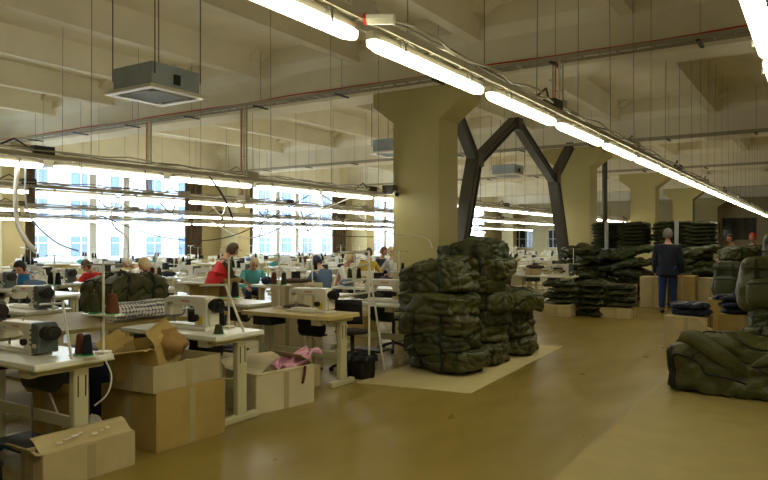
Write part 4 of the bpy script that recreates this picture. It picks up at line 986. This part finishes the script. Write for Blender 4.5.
# stools under the seated workers
stl = thing('stool', '', 'stool'); MB().tube([(0, 0, .40), (0, 0, .44)], .17, 16).build('seat', M['beech'], stl)
for k in range(4):
    a = PI/4+k*PI/2; MB().tube([(.12*math.cos(a), .12*math.sin(a), .4), (.18*math.cos(a), .18*math.sin(a), 0)], .016).build('leg', M['dark'], stl)
SK = Kind(stl)
for x, y, w in [(-11.85, 6.75, 'worker in the blue vest'), (-12.2, 8.3, 'worker in the red patterned top'), (-12.2, 9.45, 'worker in the pale cap'), (-10.23, 8.3, 'worker in the coral sweater'), (-9.97, 10.3, 'fair-haired worker in teal'), (-8.05, 10.35, 'worker in slate blue'), (-8.51, 11.3, 'worker in pale pink'), (-9.64, 14.1, 'worker in yellow'), (-10.21, 15.5, 'red-haired worker'), (-9.38, 14.9, 'worker in pale grey')]:
    SK.put((x, y, 0), 0, f'wooden stool under the seated {w}', 'stools under the workers')
# workers' own tables in front of them
for x, y, w in [(-11.25, 6.05, 'worker in the blue vest'), (-12.3, 7.45, 'worker in the red patterned top')]:
    T_white.put((x, y, 0), 0, f'white sewing table before the seated {w}', 'sewing tables'); S_grey.put((x+(-.35 if 'blue' in w else .2), y, TH), 0, f'white machine with grey motor before the seated {w}', 'sewing machines')

# ---------------------------------------------------------------- hanging cables between the light rows and the machines
def hang(label, pts, r, m, cat='cable'):
    P = [Vector(p) for p in pts]; out = []
    for i in range(len(P)-1):
        p0, p1, p2, p3 = P[max(i-1, 0)], P[i], P[i+1], P[min(i+2, len(P)-1)]
        for j in range(8):
            u = j/8; out.append(.5*((2*p1)+(p2-p0)*u+(2*p0-5*p1+4*p2-p3)*u*u+(3*p1-p0-3*p2+p3)*u**3))
    out.append(P[-1]); tag(MB().tube(out, r, 6).build('hanging_cable', m, smooth=True), label, cat, 'cables hanging from the light rows')
hang('thick white hose hanging from the front work row at far left', [(-8.05, 4.42, 2.55), (-8.08, 4.4, 2.2), (-8.06, 4.4, 1.8), (-7.9, 4.42, 1.55), (-7.8, 4.48, 1.42)], .028, M['cwhite'])
hang('thin grey cable looping down beside the thick white hose', [(-8.05, 4.5, 2.5), (-8.0, 4.5, 1.9), (-7.8, 4.7, 1.55), (-7.6, 4.9, 1.42)], .01, M['zinc'])
hang('white cable falling in front of the leftmost window mullion', [(-12.2, 8.6, 2.5), (-12.3, 8.7, 1.9), (-12.1, 8.9, 1.6), (-12.1, 8.9, 1.1)], .02, M['cwhite'])
hang('dark cable sagging across the left windows', [(-12.2, 8.2, 2.1), (-11.3, 9.2, 1.62), (-10.4, 10.2, 1.66), (-9.0, 11.0, 2.5)], .01, M['dark'])
hang('pale cable sagging to the left of the standing woman', [(-12.2, 11.3, 2.0), (-10.9, 11.2, 1.62), (-9.3, 11.0, 2.0), (-8.05, 11.4, 2.5)], .014, M['cwhite'])
hang('white cable hanging straight above the standing woman in red', [(-8.05, 8.6, 2.5), (-8.0, 8.6, 2.0), (-8.05, 8.5, 1.6)], .012, M['cwhite'])
hang('dark loop of cable under the lights left of the second pier', [(-8.05, 7.4, 2.55), (-7.9, 7.5, 2.3), (-7.95, 7.7, 2.1), (-8.05, 7.9, 1.9)], .016, M['dark'])
hang('white cable slanting from the lights to the big column', [(-8.05, 9.9, 2.55), (-7.8, 10.8, 2.1), (-7.5, 11.8, 1.72), (-7.0, 12.35, 1.62), (-6.85, 12.4, 1.4)], .012, M['cwhite'])
hang('white loop of cable beside the third pier', [(-8.05, 9.6, 2.1), (-8.1, 9.8, 1.85), (-8.1, 9.9, 1.75), (-8.0, 10.1, 2.0), (-8.05, 10.3, 2.5)], .014, M['cwhite'])
hang('dark cable drooping over the tables in the middle', [(-12.2, 13.0, 2.45), (-11.4, 13.4, 1.9), (-10.6, 14.0, 1.7), (-9.8, 14.8, 1.66)], .012, M['dark'])
hang('white flex hanging down to the nearest table end', [(-4.1, 2.84, .73), (-4.06, 2.86, .62), (-4.08, 2.84, .5), (-4.16, 2.8, .42)], .006, M['cwhite'])
PPX = 0
# loops under the front work row, with loops
for k in range(7):
    y = 5.2+k*1.5; hang(f'coiled cable, {ORD[k]} from the left on the second work row', [(-12.2, y+3, 2.5), (-12.15, y+3.15, 2.3), (-12.1, y+3.3, 2.18), (-12.15, y+3.45, 2.3), (-12.2, y+3.5, 2.5)], .014, M['dark'] if k % 2 else M['cwhite'])
